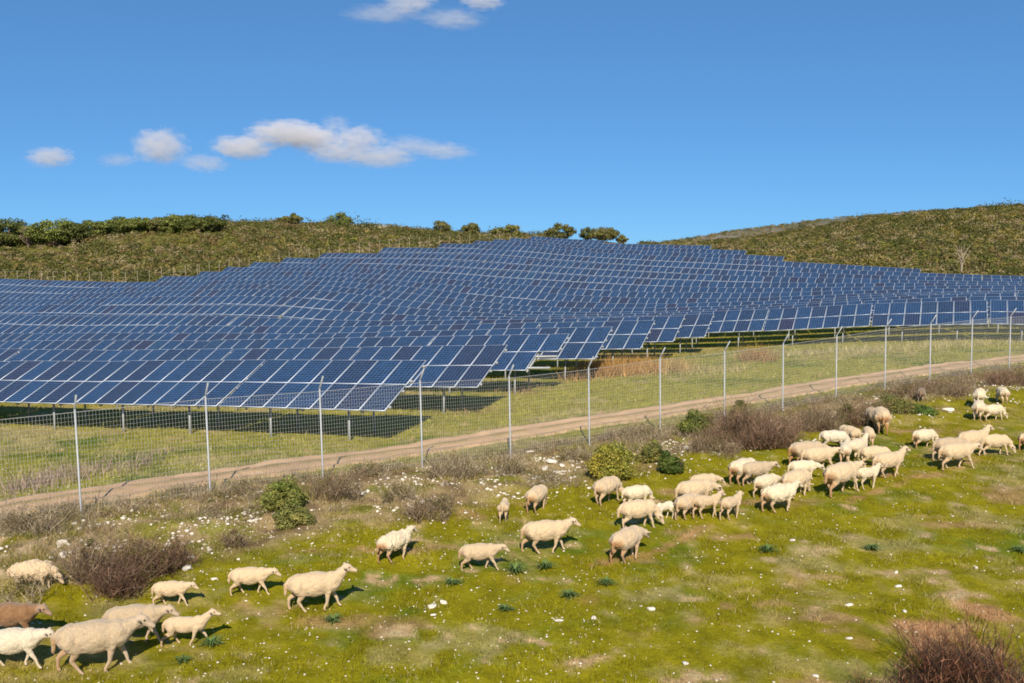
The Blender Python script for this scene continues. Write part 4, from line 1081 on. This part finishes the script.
FL = [  # px centre, feet y, back top y, yaw (0 = right, 90 = away), pose, tone, dirt, label
 (34, 592, 558, 5, 'shaggy', CR, .3, 'shaggy matted cream sheep grazing among dry shrubs at the left edge'),
 (12, 642, 601, 3, 'walk2', BR, 0, 'reddish brown sheep behind the pale one entering at left'),
 (14, 671, 626, 8, 'walk2', WHT, .2, 'pale grey-white sheep walking in at the left edge'),
 (97, 674, 617, 14, 'walk', GRY, .6, 'large beige ewe, lowest in the picture, walking with its hind leg stretched'),
 (136, 645, 602, 8, 'walk2', GRY, .3, 'beige ewe partly hidden behind the lowest large ewe'),
 (187, 646, 614, 8, 'run', PK, .5, 'slim short-fleeced sheep striding with head held up, right of the lowest ewe'),
 (172, 606, 579, 2, 'walk2', CR, .2, 'cream ewe walking behind the slim striding sheep'),
 (251, 596, 566, 4, 'walk2', CR, .3, 'cream ewe walking with lowered head between stony bank and ewe with raised head'),
 (316, 613, 571, 12, 'up', CR, .3, 'big clean cream ewe walking with raised head, its foreleg forward'),
 (395, 565, 533, 48, 'shaggyup', WH, 1.0, 'white woolly ewe with dark brown hind legs walking away uphill'),
 (480, 571, 542, 6, 'walk2', PK, .5, 'small cream ewe walking above a blue-green tuft'),
 (546, 553, 518, 10, 'walk', CR, .6, 'long cream ewe walking, the biggest in the middle of the picture'),
 (504, 523, 500, 84, 'lambdown', CR, .3, 'small pale sheep seen from behind, alone beside the stony bank'),
 (537, 514, 487, 62, 'graze', CR, .8, 'round cream sheep grazing with its brownish rump to us near the rocks'),
 (607, 507, 479, 48, 'graze2', CR, .4, 'sheep grazing in front of the yellow-olive bush'),
 (637, 509, 486, 18, 'graze', WH, .2, 'pale ewe grazing behind the broad one with the white lamb'),
 (638, 531, 500, 18, 'graze2', CR, .2, 'broad cream ewe beside the small white lamb'),
 (664, 522, 503, 215, 'lambdown', WHT, 0, 'small white lamb turned towards us beside the broad ewe'),
 (627, 564, 528, 50, 'level', PK, 1.0, 'ewe with brown hind legs, nearest of the middle group'),
 (704, 496, 474, 18, 'level', PK, .2, 'ewe at the back of three overlapping ones with its head up at right'),
 (695, 512, 481, 22, 'level', CR, .2, 'ewe in the middle of three overlapping ones'),
 (687, 522, 496, 48, 'level', PK, .4, 'ewe in front of three overlapping ones with its rump to us'),
 (707, 521, 496, 20, 'lamb', PK, .3, 'thin lamb walking right of three overlapping ewes'),
 (731, 522, 497, 42, 'lamb', PK, .3, 'thin lamb walking alone, right of another lamb'),
 (743, 486, 459, 35, 'graze', WH, 1.0, 'pale ewe with rust-stained rump behind a greyish one'),
 (756, 486, 461, 16, 'walk2', GRY, .5, 'greyish beige ewe in front of the rust-stained pale one'),
 (766, 499, 475, 35, 'level', WH, .4, 'pale ewe just behind the shaggy white one'),
 (779, 514, 484, 22, 'shaggyup', WH, .8, 'shaggy white ewe with a cream rump at the front of its group'),
 (796, 500, 471, 38, 'graze', CR, .2, 'round beige ewe grazing behind the shaggy white one'),
 (803, 482, 460, 8, 'level', WH, .2, 'whitish ewe with lowered head between a beige one and the rust-stained pair'),
 (807, 468, 441, 10, 'level', GRY, 1.0, 'rust-rumped ewe behind another beige ewe on the right slope'),
 (818, 473, 447, 14, 'walk2', CR, .3, 'beige ewe in front of a rust-rumped one on the right slope'),
 (834, 451, 431, -14, 'graze', WHT, .1, 'white-backed ewe grazing in front of the brown shrub'),
 (849, 449, 428, 112, 'graze', CR, .3, 'ewe seen from behind beside the white-backed one'),
 (868, 449, 429, 78, 'graze2', CR, .5, 'round ewe grazing with its rump to us right of the brown shrub'),
 (845, 467, 445, 66, 'walk', WH, .7, 'whitish ewe seen from behind in the middle of the right flock'),
 (857, 463, 440, 42, 'up', WH, .2, 'white ewe stretching its neck up in the middle of the right flock'),
 (875, 469, 446, -8, 'graze2', CR, .2, 'cream ewe grazing behind the tall one with raised head at right'),
 (888, 480, 453, 22, 'up', PK, .4, 'ewe walking with raised head at the right end of the middle flock'),
 (841, 498, 464, 34, 'walk2', CR, .8, 'beige ewe with stained rump walking next to a white lamb'),
 (867, 491, 467, 24, 'lamb', WH, .3, 'whitish lamb between a stained ewe and one with raised head'),
 (875, 433, 410, 100, 'graze', GRY, .2, 'beige sheep half hidden behind one with a stained rump by the shrubs'),
 (881, 435, 409, 76, 'graze2', CR, 1.0, 'sheep with stained rump turned away, by the dark shrubs'),
 (921, 404, 390, 62, 'graze', DK, 0, 'dark brown sheep grazing at the shrubs on the right'),
 (924, 449, 429, 18, 'graze2', WH, .8, 'white-backed sheep grazing alone on the right slope'),
 (949, 462, 437, 10, 'level', GRY, .2, 'beige ewe hidden behind the front ewe of the right group'),
 (956, 471, 443, 14, 'walk2', CR, .4, 'front ewe of the right group, walking, with all legs in view'),
 (972, 459, 432, 22, 'up', CR, .3, 'ewe with raised head behind the front ewe of the right group'),
 (995, 457, 435, 2, 'graze2', CR, .2, 'cream ewe with lowered head at the right of its group'),
 (979, 408, 389, 60, 'level', WH, .2, 'sheep at the back of the cluster on the upper right pasture'),
 (978, 421, 401, 60, 'graze', WH, .5, 'sheep at the left of the cluster on the upper right pasture'),
 (993, 421, 404, 14, 'graze2', WH, .3, 'sheep at the front of the cluster grazing towards the right'),
 (1002, 404, 387, 80, 'graze', WH, .6, 'white sheep seen from behind beside the upper right cluster'),
 (1029, 452, 432, 25, 'graze', CR, 1.0, 'sheep with stained rump cut by the right edge'),
]
for px, fy, ty, yaw, pose, tone, dirt, lab in FL:
    x, y, z = hit(px, fy)
    depth = y * CP - (z - CAMZ) * SP
    tilt = (CAMZ - z) / y
    app = (fy - ty) * depth / F                       # apparent height, metres
    s = app / (HT[pose] * .99 + .10 * tilt * 1.6)
    s = min(max(s, .50), 1.12)
    if 'lamb' in pose: s = min(s, .85)
    yy = math.radians(yaw)
    # feet pixel marks the nearest hooves: centre lies half a body back
    yc = y + s * (abs(math.sin(yy)) * .36 + abs(math.cos(yy)) * .10)
    xc = x * yc / y
    o = link('sheep', SHEEP[pose])
    o.location = (xc, yc, gz(xc, yc) - .012); o.rotation_euler = (0, 0, yy); o.scale = (s, s * random.uniform(.95, 1.06), s)
    j = random.uniform(.93, 1.05)
    o.color = (*[min(1, c_ * j) for c_ in tone], dirt)
    tag(o, lab, 'sheep', 'flock of sheep crossing the pasture')

# ------------------------------------------------------------------ clouds
m = bpy.data.materials.new('cloud_vapour'); m.use_nodes = True; nt = m.node_tree; M['cloud'] = m
nt.nodes.remove(nt.nodes['Principled BSDF'])
pv_ = nt.nodes.new('ShaderNodeVolumePrincipled'); pv_.inputs['Color'].default_value = (.92, .91, .93, 1); pv_.inputs['Anisotropy'].default_value = 0
ov = nt.nodes.new('ShaderNodeTexCoord').outputs['Object']
ln = nt.nodes.new('ShaderNodeVectorMath'); ln.operation = 'LENGTH'; L(nt, ov, ln.inputs[0])
oi = nt.nodes.new('ShaderNodeObjectInfo')
off_ = nt.nodes.new('ShaderNodeVectorMath'); off_.operation = 'ADD'; L(nt, ov, off_.inputs[0])
sv = nt.nodes.new('ShaderNodeCombineXYZ'); L(nt, mathn(nt, 'MULTIPLY', oi.outputs['Random'], 40.0), sv.inputs[0]); L(nt, sv.outputs[0], off_.inputs[1])
n1 = noise(nt, 3.0, 9, off_.outputs[0], .66)
dn = mathn(nt, 'SUBTRACT', mathn(nt, 'MULTIPLY', n1, 3.0), mathn(nt, 'ADD', mathn(nt, 'MULTIPLY', mathn(nt, 'POWER', ln.outputs['Value'], 2.0), .95), .80))
dn = mathn(nt, 'MAXIMUM', dn, 0.0)
L(nt, mathn(nt, 'MULTIPLY', dn, mathn(nt, 'MULTIPLY', oi.outputs['Alpha'], .034)), pv_.inputs['Density'])
L(nt, pv_.outputs[0], nt.nodes['Material Output'].inputs['Volume'])
bm = bmesh.new(); bmesh.ops.create_icosphere(bm, subdivisions=4, radius=1); cloud_me = bpy.data.meshes.new('cloud'); bm.to_mesh(cloud_me); bm.free(); cloud_me.materials.append(m)
for px, py, w, h, dens, lab in ((50, 157, 46, 20, .8, 'tiny pale cloud at the far left, low in the sky'), (160, 146, 52, 36, .9, 'small upright cloud right of the tiny far-left one'), (243, 147, 62, 24, 1.0, 'small flat cloud just left of the long bank'),
        (288, 133, 74, 26, 1.2, 'bright left puff of the long cloud bank'), (316, 139, 56, 26, 1.0, 'second puff of the long cloud bank'), (358, 139, 50, 28, .8, 'domed middle puff of the long cloud bank'),
        (338, 153, 60, 20, .6, 'low grey puff under the middle of the long cloud bank'), (380, 157, 72, 22, .5, 'low grey puff in the right half of the long cloud bank'), (408, 146, 60, 20, .28, 'thin veil in the right half of the long cloud bank'), (444, 151, 60, 18, .35, 'thin fading right end of the long cloud bank'), (336, 123, 30, 16, .35, 'faint wisp above the long cloud bank'),
        (204, 163, 50, 18, .35, 'faint wisp under the gap between two small clouds'), (118, 160, 40, 14, .25, 'faintest wisp left of the small upright cloud'),
        (410, 2, 54, 20, .6, 'cloud puff cut by the top edge'), (452, 19, 66, 18, .28, 'thin wisp below the cloud puffs at the top edge'), (482, 1, 44, 16, .8, 'right cloud puff cut by the top edge'), (385, 14, 80, 14, .25, 'faint streak left below the top cloud puff')):
    D = 3200.0
    x, y, z = at(px, py, D); s = D / F
    o = link('cloud', cloud_me); o.location = (x, y, z); o.scale = (w * s * .60, w * s * .45, h * s * .60); o.color = (1, 1, 1, dens); o.rotation_euler = (0, random.uniform(-.06, .06), 0)
    tag(o, lab, 'cloud', 'small fair-weather clouds')

# ------------------------------------------------------------------ light, sky, camera
EL = math.radians(38); AZ = math.radians(1.0)
sun = bpy.data.lights.new('sun', 'SUN'); sun.energy = 4.2; sun.angle = math.radians(.5); sun.color = (1.0, .90, .75)
so = bpy.data.objects.new('sun', sun); C.objects.link(so); so.rotation_euler = (math.pi / 2 - EL, 0, AZ)
wd = bpy.data.worlds.new('World'); scene.world = wd; wd.use_nodes = True
nt = wd.node_tree; bg = nt.nodes['Background']
sky = nt.nodes.new('ShaderNodeTexSky'); sky.sky_type = 'NISHITA'; sky.sun_disc = False
sky.sun_elevation = EL; sky.sun_rotation = math.pi - AZ; sky.altitude = 6000; sky.air_density = 1.0; sky.dust_density = 0; sky.ozone_density = 2.0
gm = nt.nodes.new('ShaderNodeGamma'); gm.inputs['Gamma'].default_value = .5; L(nt, sky.outputs[0], gm.inputs['Color'])
L(nt, mixc(nt, 1.0, gm.outputs[0], (.57, 1.22, 1.95), 'MULTIPLY'), bg.inputs['Color']); bg.inputs['Strength'].default_value = .10
cam = bpy.data.cameras.new('camera'); co_ = bpy.data.objects.new('camera', cam); C.objects.link(co_)
cam.sensor_width = 36; cam.lens = 36 * F / W; cam.clip_start = .1; cam.clip_end = 20000
co_.location = (0, 0, CAMZ); co_.rotation_euler = (math.pi / 2 - PHI, 0, 0)
cam.dof.use_dof = True; cam.dof.focus_distance = 36; cam.dof.aperture_fstop = .0352 / .012
scene.camera = co_
scene.render.engine = 'CYCLES'
scene.cycles.use_denoising = True
scene.cycles.max_bounces = 8; scene.cycles.transparent_max_bounces = 8; scene.cycles.volume_bounces = 4
scene.cycles.filter_width = 1.7
scene.view_settings.view_transform = 'Standard'; scene.view_settings.look = 'None'; scene.view_settings.gamma = 1; scene.view_settings.use_curve_mapping = False
scene.view_settings.exposure = 0.52
